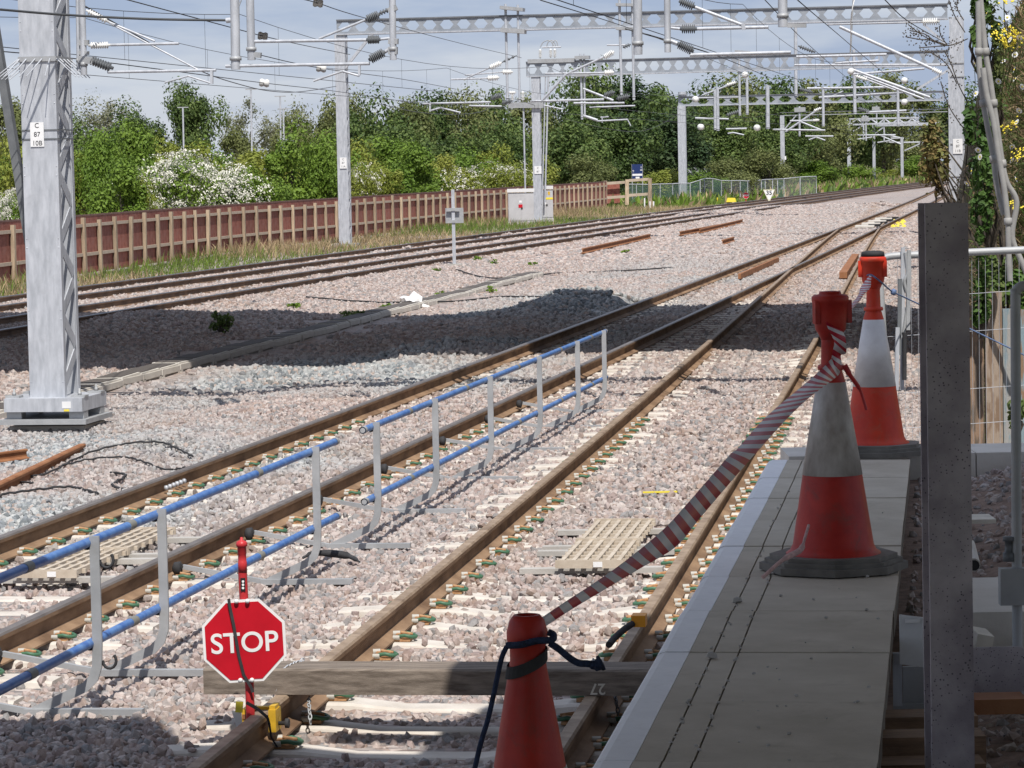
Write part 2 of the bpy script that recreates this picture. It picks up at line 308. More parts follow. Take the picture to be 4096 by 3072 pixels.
M['insul_w'] = mat('white_insulator', (.74, .74, .72), .35)
M['insul_g'] = mat('grey_insulator', (.13, .14, .15), .5)
M['wire'] = mat('copper_wire_weathered', (.075, .08, .085), .6, .2)
M['bark'] = mat('tree_bark', (.085, .07, .055), .9, var=.35, scale=6, bump=.4)
M['ply'] = mat('pale_board', (.62, .58, .5), .8, var=.12, scale=6)
M['grate'] = mat('tan_composite_grating', (.44, .37, .29), .7, 0, scale=8, col2=(.56, .49, .40))
M['bag'] = mat('white_plastic_sack', (.8, .8, .8), .5, var=.04)
def spotted(name, base, base2, spot, sc=38, th=.27):
    m = mat(name, base, .75, .1, scale=5, col2=base2, bump=.1, bscale=40); t = m.node_tree; b = t.nodes['Principled BSDF']
    src = b.inputs['Base Color'].links[0].from_socket; tc = N(t, 'ShaderNodeTexCoord'); vo = N(t, 'ShaderNodeTexVoronoi', inp={'Scale': sc}); LK(t, tc.outputs['Object'], vo.inputs[0])
    n2 = N(t, 'ShaderNodeTexNoise', inp={'Scale': 6, 'Detail': 3}); LK(t, tc.outputs['Object'], n2.inputs[0])
    s = N(t, 'ShaderNodeMath', operation='MULTIPLY_ADD', inp={1: -.55, 2: .27}); LK(t, n2.outputs[0], s.inputs[0])
    a = N(t, 'ShaderNodeMath', operation='ADD'); LK(t, s.outputs[0], a.inputs[0]); LK(t, vo.outputs['Distance'], a.inputs[1])
    mr = N(t, 'ShaderNodeMapRange', inp={1: th, 2: th-.14}); LK(t, a.outputs[0], mr.inputs[0])
    mx = N(t, 'ShaderNodeMix', data_type='RGBA'); mx.inputs[7].default_value = (*spot, 1); LK(t, mr.outputs[0], mx.inputs[0]); LK(t, src, mx.inputs[6]); LK(t, mx.outputs[2], b.inputs['Base Color']); return m
M['post_dark'] = spotted('pitted_dark_steel', (.27, .24, .265), (.48, .44, .46), (.09, .08, .10), 90, .215)
def striped(name, c1, c2, freq, rough=.45):                   # stripes across the length of a band (UV u runs along it, in metres)
    m = bpy.data.materials.new(name); m.use_nodes = True; t = m.node_tree; b = t.nodes['Principled BSDF']; b.inputs['Roughness'].default_value = rough
    uv = N(t, 'ShaderNodeUVMap'); sx = N(t, 'ShaderNodeSeparateXYZ'); LK(t, uv.outputs[0], sx.inputs[0])
    mu = N(t, 'ShaderNodeMath', operation='MULTIPLY', inp={1: freq}); fr = N(t, 'ShaderNodeMath', operation='FRACT'); gt = N(t, 'ShaderNodeMath', operation='GREATER_THAN', inp={1: .5})
    LK(t, sx.outputs[0], mu.inputs[0]); LK(t, mu.outputs[0], fr.inputs[0]); LK(t, fr.outputs[0], gt.inputs[0])
    mx = N(t, 'ShaderNodeMix', data_type='RGBA'); mx.inputs[6].default_value = (*c1, 1); mx.inputs[7].default_value = (*c2, 1); LK(t, gt.outputs[0], mx.inputs[0]); LK(t, mx.outputs[2], b.inputs['Base Color'])
    tr = N(t, 'ShaderNodeBsdfTranslucent'); ms = N(t, 'ShaderNodeMixShader', inp={0: .25}); LK(t, mx.outputs[2], tr.inputs[0]); LK(t, b.outputs[0], ms.inputs[1]); LK(t, tr.outputs[0], ms.inputs[2]); LK(t, ms.outputs[0], t.nodes['Material Output'].inputs[0])
    return m
M['tape'] = striped('red_white_tape', (.78, .76, .78), (.58, .02, .05), 1/.1)
# ================================================================== the lie of the land
def P3(c): return lambda Y: sum(k*Y**i for i, k in enumerate(c))
T1c = P3([-2.485891905872398, 0.14325290726370385, -0.00019277654372074505, 9.318720932960378e-07])
T2c = P3([-6.536406467096605, 0.16761045669787022, 9.750927367586037e-06, -7.990350484043951e-08])
F1c = P3([-21.627337429354036, 0.16881100094354576, 8.147836898136918e-05])
F2c = lambda Y: F1c(Y)+3.36
def heading(c, Y): return math.atan2(c(Y+.5)-c(Y-.5), 1.0)
TR_A, TR_B = (-5.50, 41.2), (0.75, 81.7)                       # cable trough line
def troughX(Y): return TR_A[0]+(Y-TR_A[1])*(TR_B[0]-TR_A[0])/(TR_B[1]-TR_A[1])
MOUNDS = [(*G(1793, 1412)[:2], .17, .8), (*G(2300, 1235)[:2], .34, 1.3), (*G(2120, 1265)[:2], .2, 1.2), (*G(700, 1290)[:2], .18, 1.6), (*G(560, 1800)[:2], .1, .9), (*G(1100, 1640)[:2], .08, 1.0), (*G(1100, 1255)[:2], .12, 1.0), (*G(2900, 860)[:2], .15, 3), (*G(3400, 830)[:2], .25, 4)]
def sstep(a, b, x):
    t = np.clip((x-a)/(b-a), 0, 1); return t*t*(3-2*t)
def hz(X, Y):
    X = np.asarray(X, float); Y = np.asarray(Y, float)
    d2 = X-T2c(Y); df = X-F2c(Y)
    low = sstep(-2.1, -3.6, d2)*sstep(1.5, 3.2, df)*(1-.75*sstep(75, 100, Y))
    z = -.205-.11*low
    z = z-.12*sstep(-1.5, -2.6, X-F1c(Y))
    z = z-.10*sstep(1.45, 2.0, X-T1c(Y))*(1-sstep(60, 75, Y))
    for c_ in (F1c, F2c): z = z+.035*(1-sstep(1.3, 1.9, np.abs(X-c_(Y))))*sstep(44, 50, Y)
    z = z+.018*np.sin(X*1.9+Y*.7)*np.sin(Y*1.3-X*.8)*(1-.6*(np.abs(d2) < 1.4))
    for mx, my, h, r in MOUNDS: z = z+h*np.exp(-((X-mx)**2+((Y-my)*.8)**2)/(r*r))*(np.abs(d2) > 1.2)
    return z
def grid(name, xs_of_y, ys, zf, material):
    nx = len(xs_of_y(ys[0])); V = []; 
    for y in ys:
        x = xs_of_y(y); V.append(np.stack([x, np.full_like(x, y), zf(x, np.full_like(x, y))], 1))
    V = np.concatenate(V); ny = len(ys); a = np.arange(ny*nx).reshape(ny, nx)
    F = np.stack([a[:-1, :-1], a[:-1, 1:], a[1:, 1:], a[1:, :-1]], -1).reshape(-1, 4)
    return npmesh(name, V, F, material, smooth=True)
ys = np.concatenate([np.arange(4, 48, .22), np.arange(48, 95, .4), np.arange(95, 180, 1.2), np.arange(180, 430, 5)])
bed = link('ballast_bed', grid('ballast_bed', lambda y: np.linspace(min(-.19*y-1.5, F1c(y)-4.2), .30*y+3, 150), ys, lambda X, Y: hz(X, Y), M['bed'])); tag(bed, 'pale pink and grey crushed stone ballast under the railway tracks', 'ballast', kind='structure')
M['field'] = mat('rough_grass_ground', (.09, .10, .035), .95, 0, scale=.6, col2=(.20, .17, .08), bump=.4, bscale=8, coord='Object')
gm = MB(); gm.add([(-2500, -400, -.62), (2500, -400, -.62), (2500, 5000, -.62), (-2500, 5000, -.62)], [(0, 1, 2, 3)])
tag(gm.build('ground', M['field']), 'rough grassy ground reaching to the horizon', 'ground', kind='structure')
# ================================================================== railway tracks
RAILP = [(-.075, -.159), (.075, -.159), (.075, -.148), (.03, -.132), (.009, -.118), (.009, -.048), (.034, -.036), (.036, -.012), (.027, 0), (-.027, 0), (-.036, -.012), (-.034, -.036), (-.009, -.048), (-.009, -.118), (-.03, -.132), (-.075, -.148)]
def sweep(path, prof, mb, headmat=1, zoff=None, scale=1.):
    n = len(prof); vs = []
    for i, p in enumerate(path):
        a = path[max(i-1, 0)]; b = path[min(i+1, len(path)-1)]; t = Vector((b[0]-a[0], b[1]-a[1], 0)).normalized(); r = Vector((t.y, -t.x, 0))
        for x, z in prof: vs.append(Vector((p[0], p[1], p[2] if len(p) > 2 else 0))+r*x*scale+Vector((0, 0, z*scale)))
    fs = [(i*n+k, i*n+(k+1) % n, (i+1)*n+(k+1) % n, (i+1)*n+k) for i in range(len(path)-1) for k in range(n)]
    base = len(mb.v); mb.add(vs, fs)
    for q in range(len(fs)):
        if q % n in (8, 7, 9): mb.m[len(mb.m)-len(fs)+q] = headmat
    mb.add(vs[:n], [tuple(range(n))]); mb.add(vs[-n:], [tuple(range(n))[::-1]])
def off_path(c, off, y0, y1, st):
    out = []
    for Y in np.append(np.arange(y0, y1, st), y1):
        h = heading(c, Y); out.append((c(Y)+off*math.cos(h), Y-off*math.sin(h)))
    return out
# one sleeper: tapered concrete block, dished in the middle, with a loop clip each side of each rail
def sleeper_mesh():
    mb = MB(); st = [(-1.25, .0, .115), (-1.0, .012, .125), (-.55, .006, .125), (-.3, -.022, .112), (.3, -.022, .112), (.55, .006, .125), (1.0, .012, .125), (1.25, .0, .115)]
    vs = []
    for x, dz, hw in st: vs += [(x, -hw-.015, -.12), (x, hw+.015, -.12), (x, hw-.02, dz-.012), (x, hw-.035, dz), (x, -hw+.035, dz), (x, -hw+.02, dz-.012)]
    n = 6; fs = [(i*n+k, (i+1)*n+k, (i+1)*n+(k+1) % n, i*n+(k+1) % n) for i in range(len(st)-1) for k in range(n)]
    mb.add(vs, fs); mb.add(vs[:n], [tuple(range(n))]); mb.add(vs[-n:], [tuple(range(n))[::-1]]); return mb.mesh('sleeper', M['conc'])
def clip_mesh():
    mb = MB(); P = lambda x, y, z: (x, y, z)
    loop = [(.095, -.045, .028), (.13, -.055, .034), (.165, -.05, .026), (.185, -.02, .022), (.185, .02, .022), (.165, .05, .026), (.13, .055, .034), (.095, .045, .028)]
    mb.tube(loop, .0105, 7, 0)
    mb.box((.115, 0, .018), (.085, .05, .04), None, 1); mb.tube([(.10, -.012, .046), (.17, -.012, .036)], .009, 6, 1); mb.box((.10, 0, .008), (.12, .1, .016), None, 1)
    mb.tube([(.045, .05, .03), (.085, .058, .03)], .016, 8, 2); mb.tube([(.062, -.05, .022), (.1, -.052, .022)], .014, 6, 2)
    return mb.mesh('rail_clip', [M['green_clip'], M['brown_clip'], M['nylon']])
SLM, CLM = sleeper_mesh(), clip_mesh()
def make_track(name, label, c, y0, y1, headm, sl0, sl1, clip_to, phase=0., rails=(-1, 1), sides=None, slz=-.172, web='rust'):
    t = empty(name, (0, 0, 0), label, 'railway track')
    t.location = (c((y0+y1)/2), (y0+y1)/2, -.17)
    for s_ in rails:
        ye = y1 if sides is None else sides[s_]
        mb = MB(); sweep(off_path(c, s_*.753, y0, ye, 1.5), RAILP, mb); mb.build('rail', [M[web], headm], t)
    Y = sl0+phase; k = 0
    while Y < sl1:
        h = heading(c, Y); o = link('sleeper', SLM, t); o.location = Vector((c(Y), Y, slz+random.uniform(-.004, .004)))-t.location; o.rotation_euler = (0, 0, -h+random.uniform(-.006, .006))
        if Y < clip_to:
            for s_ in (-1, 1):
                for side in (-1, 1):
                    q = link('rail_clip', CLM, o); q.scale = (1, .95, 1.05); q.location = (s_*.753+side*.004, 0, .010); q.rotation_euler = (0, 0, 0 if side > 0 else math.pi)
        Y += .65*math.cos(h); k += 1
    return t
t1 = make_track('railway_track', 'rusty turnout track alongside the platform, with the timber baulk chained across it', T1c, 11.5, 126, M['head_rust'], 12, 58, 33, .45, sides={-1: 118, 1: 126})
t2 = make_track('railway_track', 'middle railway track with blue handrails standing along its right hand rail', T2c, 13, 345, M['head_dull'], 16, 62, 33, .2)
f2 = make_track('railway_track', 'dark railed running track beside the cable trough and small grey signpost', F2c, 44, 345, M['head_dark'], 48, 84, 0, 0, slz=-.2, web='rust_dark')
f1 = make_track('railway_track', 'dark railed running track next to the grass verge and brown fence', F1c, 52, 345, M['head_dark'], 58, 90, 0, 0, slz=-.2, web='rust_dark')
# ================================================================== ballast stones
sc = bpy.data.collections.new('stone_shapes'); 
def stone_shape(seed):
    r = np.random.default_rng(seed); bm = bmesh.new(); bmesh.ops.create_icosphere(bm, subdivisions=1, radius=.5)
    ax = [(Vector(r.normal(size=3)).normalized(), r.uniform(.26, .42)) for _ in range(7)]
    for v in bm.verts:
        v.co *= r.uniform(.85, 1.12)
        for a, d in ax:
            k = v.co.dot(a)
            if k > d: v.co -= a*(k-d)
        v.co.x *= 1.18; v.co.z *= .78
    me = bpy.data.meshes.new('stone'); bm.to_mesh(me); bm.free(); me.materials.append(M['stone']); return me
STN = [stone_shape(s) for s in range(10)]
for me in STN: sc.objects.link(bpy.data.objects.new('stone', me))
def instancer(name, pts, rot, scl, idx, coll, label, cat):
    me = bpy.data.meshes.new(name); me.vertices.add(len(pts)); me.vertices.foreach_set('co', pts.astype(np.float32).ravel())
    for nm, ty, dat in (('rot', 'FLOAT_VECTOR', rot), ('scl', 'FLOAT_VECTOR', scl)):
        a = me.attributes.new(nm, ty, 'POINT'); a.data.foreach_set('vector', dat.astype(np.float32).ravel())
    a = me.attributes.new('idx', 'INT', 'POINT'); a.data.foreach_set('value', idx.astype(np.int32))
    ng = bpy.data.node_groups.new(name, 'GeometryNodeTree'); ng.interface.new_socket('Geometry', in_out='INPUT', socket_type='NodeSocketGeometry'); ng.interface.new_socket('Geometry', in_out='OUTPUT', socket_type='NodeSocketGeometry')
    gi = ng.nodes.new('NodeGroupInput'); go = ng.nodes.new('NodeGroupOutput'); ci = ng.nodes.new('GeometryNodeCollectionInfo'); ci.inputs[0].default_value = coll; ci.inputs['Separate Children'].default_value = True; ci.inputs['Reset Children'].default_value = True
    ip = ng.nodes.new('GeometryNodeInstanceOnPoints'); ip.inputs['Pick Instance'].default_value = True
    def at(n, ty): x = ng.nodes.new('GeometryNodeInputNamedAttribute'); x.data_type = ty; x.inputs[0].default_value = n; return x.outputs[0]
    e2r = ng.nodes.new('FunctionNodeEulerToRotation'); ng.links.new(at('rot', 'FLOAT_VECTOR'), e2r.inputs[0])
    ng.links.new(gi.outputs[0], ip.inputs['Points']); ng.links.new(ci.outputs[0], ip.inputs['Instance']); ng.links.new(at('idx', 'INT'), ip.inputs['Instance Index']); ng.links.new(e2r.outputs[0], ip.inputs['Rotation']); ng.links.new(at('scl', 'FLOAT_VECTOR'), ip.inputs['Scale'])
    ng.links.new(ip.outputs[0], go.inputs[0])
    o = link(name, me, None, 'stuff'); md = o.modifiers.new('scatter', 'NODES'); md.node_group = ng; return tag(o, label, cat)
def in_track(X, Y, c, sl_first, cover):
    h = (c(Y+.5)-c(Y-.5)); ch = 1/np.sqrt(1+h*h); d = (X-c(Y))*ch
    rail = (np.abs(np.abs(d)-.753) < .085)
    k = (Y+h*(X-c(Y))*ch*ch-sl_first)/(.65*ch); fr = np.abs(k-np.round(k))*.65
    slp = (fr < .14) & (np.abs(d) < 1.24)
    return rail, slp, d
def soft(X, Y, s_, o=0): return .5+.25*np.sin(X*s_*1.7+o)*np.cos(Y*s_+o*2)+.25*np.sin(Y*s_*.61-X*s_*.8+1.3+o)
def scatter(y0, y1, s0, size, pad=1.07):
    pts = []
    y = y0
    while y < y1:
        x0, x1 = -.168*y*pad-.1, min(.168*y*pad+.1, T1c(y)+(1.55 if y < 20 else 3.5)); n = int((x1-x0)/s0); x = x0+(np.arange(n)+RNG.uniform(0, 1, n))*s0
        pts.append(np.stack([x, y+RNG.uniform(-.5, .5, n)*s0], 1)); y += s0
    P = np.concatenate(pts); X, Y = P[:, 0], P[:, 1]; keep = np.ones(len(X), bool); rr = RNG.uniform(0, 1, len(X)); lift = np.zeros(len(X))
    for c, s1, yc in ((T1c, 12.45, 18.0), (T2c, 16.2, 20.5)):
        rail, slp, d = in_track(X, Y, c, s1, 0)
        cov = np.clip((Y-yc)/5, 0, 1)*.95*(soft(X, Y, .9)+.35)+(.05+.5*(soft(X, Y, 2.3, 1) > .6))*np.clip((Y-14.5)/4, .05, 1)
        cov = np.where(np.abs(d) > .84, cov+.3, cov); cov = np.where((Y > 46) & (Y < 60), .15, cov)
        keep &= ~rail; keep &= ~(slp & (rr > cov)); lift = np.where(slp, .02, lift)
        lift = np.where((~slp) & (np.abs(d) < 1.25) & (Y < yc), -.016, lift)
    dt = np.abs(X-troughX(Y)); keep &= ~((dt < .3) & (Y > 30) & (Y < 82))
    X, Y, lift = X[keep], Y[keep], lift[keep]; n = len(X)
    Z = hz(X, Y)+lift+RNG.uniform(-.012, .014, n)
    sz = size*RNG.uniform(.72, 1.38, n)
    return np.stack([X, Y, Z], 1), RNG.uniform(0, 6.28, (n, 3)), np.stack([sz]*3, 1)*RNG.uniform(.85, 1.15, (n, 3)), RNG.integers(0, len(STN), n)
parts_ = [scatter(12.6, 24, .043, .059), scatter(24, 40, .054, .066)]
A = [np.concatenate([q[i] for q in parts_]) for i in range(4)]
instancer('ballast_stones', *A, sc, 'loose angular pink and grey ballast stones between the near rails', 'ballast')
# tiles of stones farther off
pc = bpy.data.collections.new('stone_tiles')
def tile(seed):
    r = np.random.default_rng(100+seed); V = []; F = []; b = 0; s0 = .083
    for i in range(13):
        for j in range(13):
            me = STN[r.integers(0, len(STN))]; co = np.array([v.co for v in me.vertices]); fa = np.array([p.vertices for p in me.polygons])
            R = np.array(Euler(r.uniform(0, 6.28, 3)).to_matrix()); sz = .1*r.uniform(.7, 1.4)
            V.append(co @ R.T*sz+np.array([(i-6+r.uniform(-.5, .5))*s0, (j-6+r.uniform(-.5, .5))*s0, r.uniform(-.012, .02)])); F.append(fa+b); b += len(co)
    me = npmesh('stone_tile', np.concatenate(V), np.concatenate(F), M['stone']); return bpy.data.objects.new('stone_tile', me)
for k in range(5): pc.objects.link(tile(k))
pts = []; tsc = []
y = 40.5
while y < 190:
    st = 1.0 if y < 90 else 1.6
    x = -.17*y-.5
    while x < min(.17*y+.5, T1c(y)+4.5):
        ok = x > F1c(y)-1.5 and not (39 < y < 82 and abs(x-troughX(y)) < .72)
        if ok: pts.append((x, y)); tsc.append(st)
        x += st
    y += st
pts = np.array(pts); tsc = np.array(tsc); n = len(pts); Z = hz(pts[:, 0], pts[:, 1])-.012*tsc
gx = (hz(pts[:, 0]+.4, pts[:, 1])-hz(pts[:, 0]-.4, pts[:, 1]))/.8; gy = (hz(pts[:, 0], pts[:, 1]+.4)-hz(pts[:, 0], pts[:, 1]-.4))/.8
rot = np.stack([np.arctan(gy), -np.arctan(gx), np.zeros(n)], 1)
sx = RNG.choice([-1., 1.], n); sy = RNG.choice([-1., 1.], n)
instancer('ballast_stones', np.stack([pts[:, 0], pts[:, 1], Z], 1), rot, np.stack([sx*tsc, sy*tsc, np.where(tsc > 1, 1.1, 1.)], 1), RNG.integers(0, 5, n), pc, 'loose ballast stones spread between the farther tracks', 'ballast')
# ================================================================== platform edge
PH = .905; PHD = math.atan(.1391)
def plat(u, v, z=0.): # u across from the inner edge of the white nosing, v = distance along
    return Vector((-.8585+.1391*v+u*math.cos(PHD), v-u*math.sin(PHD), PH+z))
SLABL = .9523
def slab_meshes():
    a = MB(); L = SLABL-.007
    a.box((.33, L/2, -.055), (.66, L, .09), None, 1)
    for x0, x1 in ((.001, .078), (.084, .162), (.168, .66)): a.box(((x0+x1)/2, L/2, -.012), (x1-x0, L, .024), None, 0)
    b = MB(); b.prism([(0, .001), (-.080, .001), (-.10, -.006), (-.112, -.02), (-.116, -.04), (-.116, -.1), (0, -.1)], (0, 0, 0), (1, 0, 0), (0, 0, 1), (0, L, 0))
    return a, b
sa, sb = slab_meshes(); pl = empty('platform_edge', plat(0, 8, -.9), 'concrete platform edge with white nosing and two grooves along it', 'platform')
S_ = [sa.mesh('coping_slab', [M['slab'], M['groove']]), sa.mesh('coping_slab', [M['slab2'], M['groove']])]; NO = sb.mesh('white_nosing', M['coping'])
for k in range(-5, 7):
    o = link('coping_slab', S_[k % 2], pl); o.location = plat(0, 10.29+.9416*k, random.uniform(-.002, .002))-pl.location; o.rotation_euler = (random.gauss(0, .0015), random.gauss(0, .002), -PHD+random.gauss(0, .0015))
    q = link('white_nosing', NO, o)
pw = MB(); pw.bar(plat(.27, 5, -.6), plat(.27, 16.85, -.6), .56, .98); pw.build('platform_wall', M['conc_grey'], pl)
ew = MB()
for x0, x1 in ((1.52, 2.55), (2.556, 4.1)): ew.box(((x0+x1)/2, 17.42, .55), (x1-x0, .55, .70))
tag(ew.build('end_ledge', M['conc_pale']), 'pale concrete ledge crossing the end of the platform', 'concrete ledge')
# small stones lying on the platform
pb = MB()
for k in range(120):
    u = random.choice([.08, .165, random.uniform(.2, .62)])+random.gauss(0, .006); v = random.uniform(8.4, 12.5) if random.random() < .8 else random.uniform(12, 16); s_ = random.uniform(.003, .008)
    if k in (0, 1): s_ = .02
    pb.lathe([(0, -.3*s_), (s_, 0), (s_*.8, s_*.7), (0, s_)], plat(u, v, .002), (random.gauss(0, .3), random.gauss(0, .3), 1), 5, 0, False)
tag(pb.build('loose_grit', M['conc_grey'], None, 'stuff'), 'small dark bits of grit scattered over the platform slabs', 'grit')
# gravel fill right of the platform
def gz(X, Y): return .62+.14*sstep(11, 16, Y)+.03*np.sin(X*3)*np.cos(Y*2.3)+.10*sstep(.0, .6, X-(-.8585+.1391*Y+.9))
gys = np.arange(5, 17.4, .25); gf = link('gravel_fill', grid('gravel_fill', lambda y: np.linspace(-.8585+.1391*y+.62, 4.6, 24), gys, gz, mat('brown_fines', (.16, .11, .085), .95, 0, scale=14, col2=(.27, .19, .15), bump=.5, bscale=50))); tag(gf, 'brown gravel fill beside the platform slabs', 'gravel', kind='structure')
n = 5200; Yg = RNG.uniform(8.6, 17.1, n); Xg = -.8585+.1391*Yg+.70+RNG.uniform(0, 2.3, n)
sz = RNG.uniform(.025, .06, n); instancer('gravel_stones', np.stack([Xg, Yg, gz(Xg, Yg)], 1), RNG.uniform(0, 6.28, (n, 3)), np.stack([sz]*3, 1), RNG.integers(0, 10, n), sc, 'loose brown and grey stones beside the platform', 'gravel')
# ================================================================== shade: station canopy over the platform end and an overbridge farther on
cn = empty('platform_canopy', (2.5, 6, 4.5), 'unseen flat station canopy roof over the platform end, its edge cut to shape the shade', 'canopy')
mb = MB(); mb.prism([(-4.2, 12.35), (-1.25, 12.15), (-1.0, 11.3), (.1, 11.1), (.24, 12.0), (1.12, 13.85), (1.72, 15.2), (7, 15.2), (7, -6), (-4.2, -6)], (0, 0, 4.5), (1, 0, 0), (0, 1, 0), (0, 0, .22)); mb.build('roof_slab', M['galv_dull'], cn)  # unseen roof, edge notched to steer its shadow over track and platform
mb = MB(); mb.bar((-.35, 11.6, 4.62), (.6, 11.52, 4.62), .2, .12); mb.build('shade_bar', M['galv_dull'], cn)  # added unseen bar, placed only to cast a narrow shadow strip
mb = MB(); mb.box((1.4, -6.2, 2.3), (11.2, .4, 5)); mb.build('sky_block_wall', M['conc_grey'], cn)  # wall added behind the camera to block sky light and darken near things
for q in ((5.5, 14.5), (5.5, 4), (-3.9, 4)):
    mb = MB(); mb.tube([(q[0], q[1], -.3), (q[0], q[1], 4.5)], .09, 12); mb.build('canopy_column', M['galv_dull'], cn)
br = empty('overbridge', (0, 47, 0), 'concrete overbridge crossing above the tracks out of view', 'bridge')
mb = MB(); mb.prism([(-34, 40.6), (-12, 40.0), (40, 37.6), (40, 51.2), (6, 52.9), (-12, 55.5), (-34, 57.6)], (0, .7, 7.05), (1, 0, 0), (0, 1, 0), (0, 0, 1.2)); mb.build('deck', M['conc_grey'], br)
for xa in (-30, 34):
    mb = MB(); mb.box((xa, 47, 3.3), (3, 12, 7.4)); mb.build('abutment', M['conc_grey'], br)
# ================================================================== cones
def cone(name, X, Y, z, bodym, sleevem, label, topper=True, cap=None, rz=0.):
    c = empty(name, (X, Y, z), label, 'traffic cone', None, rz); S = lambda r: r
    b = MB(); oct_ = [(.28*math.cos(a)*1.05, .28*math.sin(a)*1.05) for a in [math.pi/8+k*math.pi/4 for k in range(8)]]
    for z0, z1, s_ in ((0, .028, 1), (.028, .045, .93), (.045, .062, .86)): b.prism([(x*s_, y*s_) for x, y in oct_], (0, 0, z0), (1, 0, 0), (0, 1, 0), (0, 0, z1-z0))
    me = b.mesh('base', M['conebase']); link('base', me, c)
    b = MB(); b.lathe([(.19, .055), (.188, .066), (.172, .075), (.160, .10), (.118, .375), (.056, .745), (.040, .80), (.037, .90), (.044, .955), (.03, .97)], n=28); link('body', b.mesh('body', bodym), c)
    b = MB(); b.lathe([(.1195, .376), (.0575, .742)], n=28); link('reflective_sleeve', b.mesh('reflective_sleeve', sleevem), c)
    if topper:
        b = MB(); b.lathe([(.036, .905), (.050, .935), (.060, .95), (.066, .99), (.069, 1.055), (.073, 1.058), (.074, 1.078), (.067, 1.086), (.045, 1.09), (.042, 1.10), (.02, 1.102), (.001, 1.102)], n=24)
        for s_ in (-1, 1): b.box((s_*.068, -.02, 1.02), (.02, .03, .09))
        tp = link('tape_housing', b.mesh('tape_housing', bodym), c)
        if cap: b = MB(); b.lathe([(.066, 1.088), (.062, 1.112), (.04, 1.118), (.001, 1.118)], n=20); link('cap', b.mesh('cap', cap), tp)
        b = MB(); b.lathe([(.052, .79), (.054, .8), (.05, .81)], n=24); link('collar', b.mesh('collar', bodym), c)
    return c
p2 = G(3345, 2290, PH); cone2 = cone('traffic_cone', p2.x, p2.y+.1, PH+.004, M['cone'], M['sleeve_old'], 'shaded red cone with dirty stained sleeve, standing on the platform slabs', rz=.3)
p3 = G(3505, 1822, PH); cone3 = cone('traffic_cone', p3.x, p3.y+.05, PH+.004, M['cone_or'], M['sleeve'], 'bright orange cone with clean white sleeve and black cap at the platform end', cap=M['rubber'], rz=-.2)
C1 = D(2112, 2700, 6.0); c1 = empty('traffic_cone', (C1.x, 6.0, PH+.004), 'plain red cone top with dark strap and blue rope tied round it', 'traffic cone')
b = MB(); b.lathe([(.165, .03), (.15, .05), (.135, .08), (.0705, .452), (.0345, .66), (.0345, .685), (.040, .70), (.040, .715), (.034, .738), (.026, .748), (.020, .748), (.02, .70)], n=28); link('body', b.mesh('body', M['cone']), c1)
b = MB(); b.lathe([(.0705+.0015, .452), (.115, .20)], n=28); link('reflective_sleeve', b.mesh('reflective_sleeve', M['sleeve_old']), c1)
b = MB(); b.box((0, 0, .017), (.36, .36, .03)); link('base', b.mesh('base', M['conebase']), c1)
zt = PH+.004
st = MB()
for k in range(24):
    a0, a1 = 2*math.pi*k/24, 2*math.pi*(k+1)/24; vs = []
    for a in (a0, a1):
        for h, e in ((0, .0), (.024, .0)):
            z0 = .655+.018*math.cos(a-.25)+h-.012; r = .036+max(0, (.66-z0))*.172+.003; vs.append((C1.x+r*math.cos(a), 6+r*math.sin(a), zt+z0))
    st.add(vs, [(0, 2, 3, 1)])
tag(st.build('rubber_strap', M['rubber']), 'dark rubber strap wrapped at a slant round the plain red cone', 'strap')
def wavy(pts, n=8, amp=0.):
    out = []
    for i in range(len(pts)-1):
        p0 = Vector(pts[max(i-1, 0)]); p1 = Vector(pts[i]); p2 = Vector(pts[i+1]); p3 = Vector(pts[min(i+2, len(pts)-1)])
        for k in range(n):
            t = k/n; out.append(.5*((2*p1)+(-p0+p2)*t+(2*p0-5*p1+4*p2-p3)*t*t+(-p0+3*p1-3*p2+p3)*t**3)+Vector((random.gauss(0, amp), random.gauss(0, amp), random.gauss(0, amp))))
    return out+[Vector(pts[-1])]
def c8(x, y): return 1300+x/1.58, 2022+y/1.58
rp = MB(); rp.tube(wavy([D(*c8(1150, 890), 5.955), D(*c8(1118, 960), 5.95), D(*c8(1090, 1080), 5.95), D(*c8(1065, 1200), 5.95), D(*c8(1030, 1350), 5.95), D(*c8(985, 1500), 5.95), D(*c8(945, 1670), 5.95)]), .0052, 7)
rp.tube(wavy([D(*c8(1150, 885), 5.955), D(*c8(1240, 880), 5.94), D(*c8(1340, 855), 5.94), D(*c8(1430, 850), 5.955), D(*c8(1445, 820), 5.97), D(*c8(1410, 800), 5.97)]), .007, 7)
rp.tube(wavy([D(*c8(1420, 870), 5.955), D(*c8(1480, 910), 5.95), D(*c8(1540, 960), 5.95), D(*c8(1600, 995), 5.95), D(*c8(1660, 1000), 5.95), D(*c8(1710, 1010), 5.95), D(*c8(1755, 990), 5.95)]), [.007]*36+[.009]*4+[.012]*4+[.016]*4+[.009], 7)
tag(rp.build('blue_rope', M['rope']), 'dark blue rope knotted round the plain red cone with loose ends', 'rope')
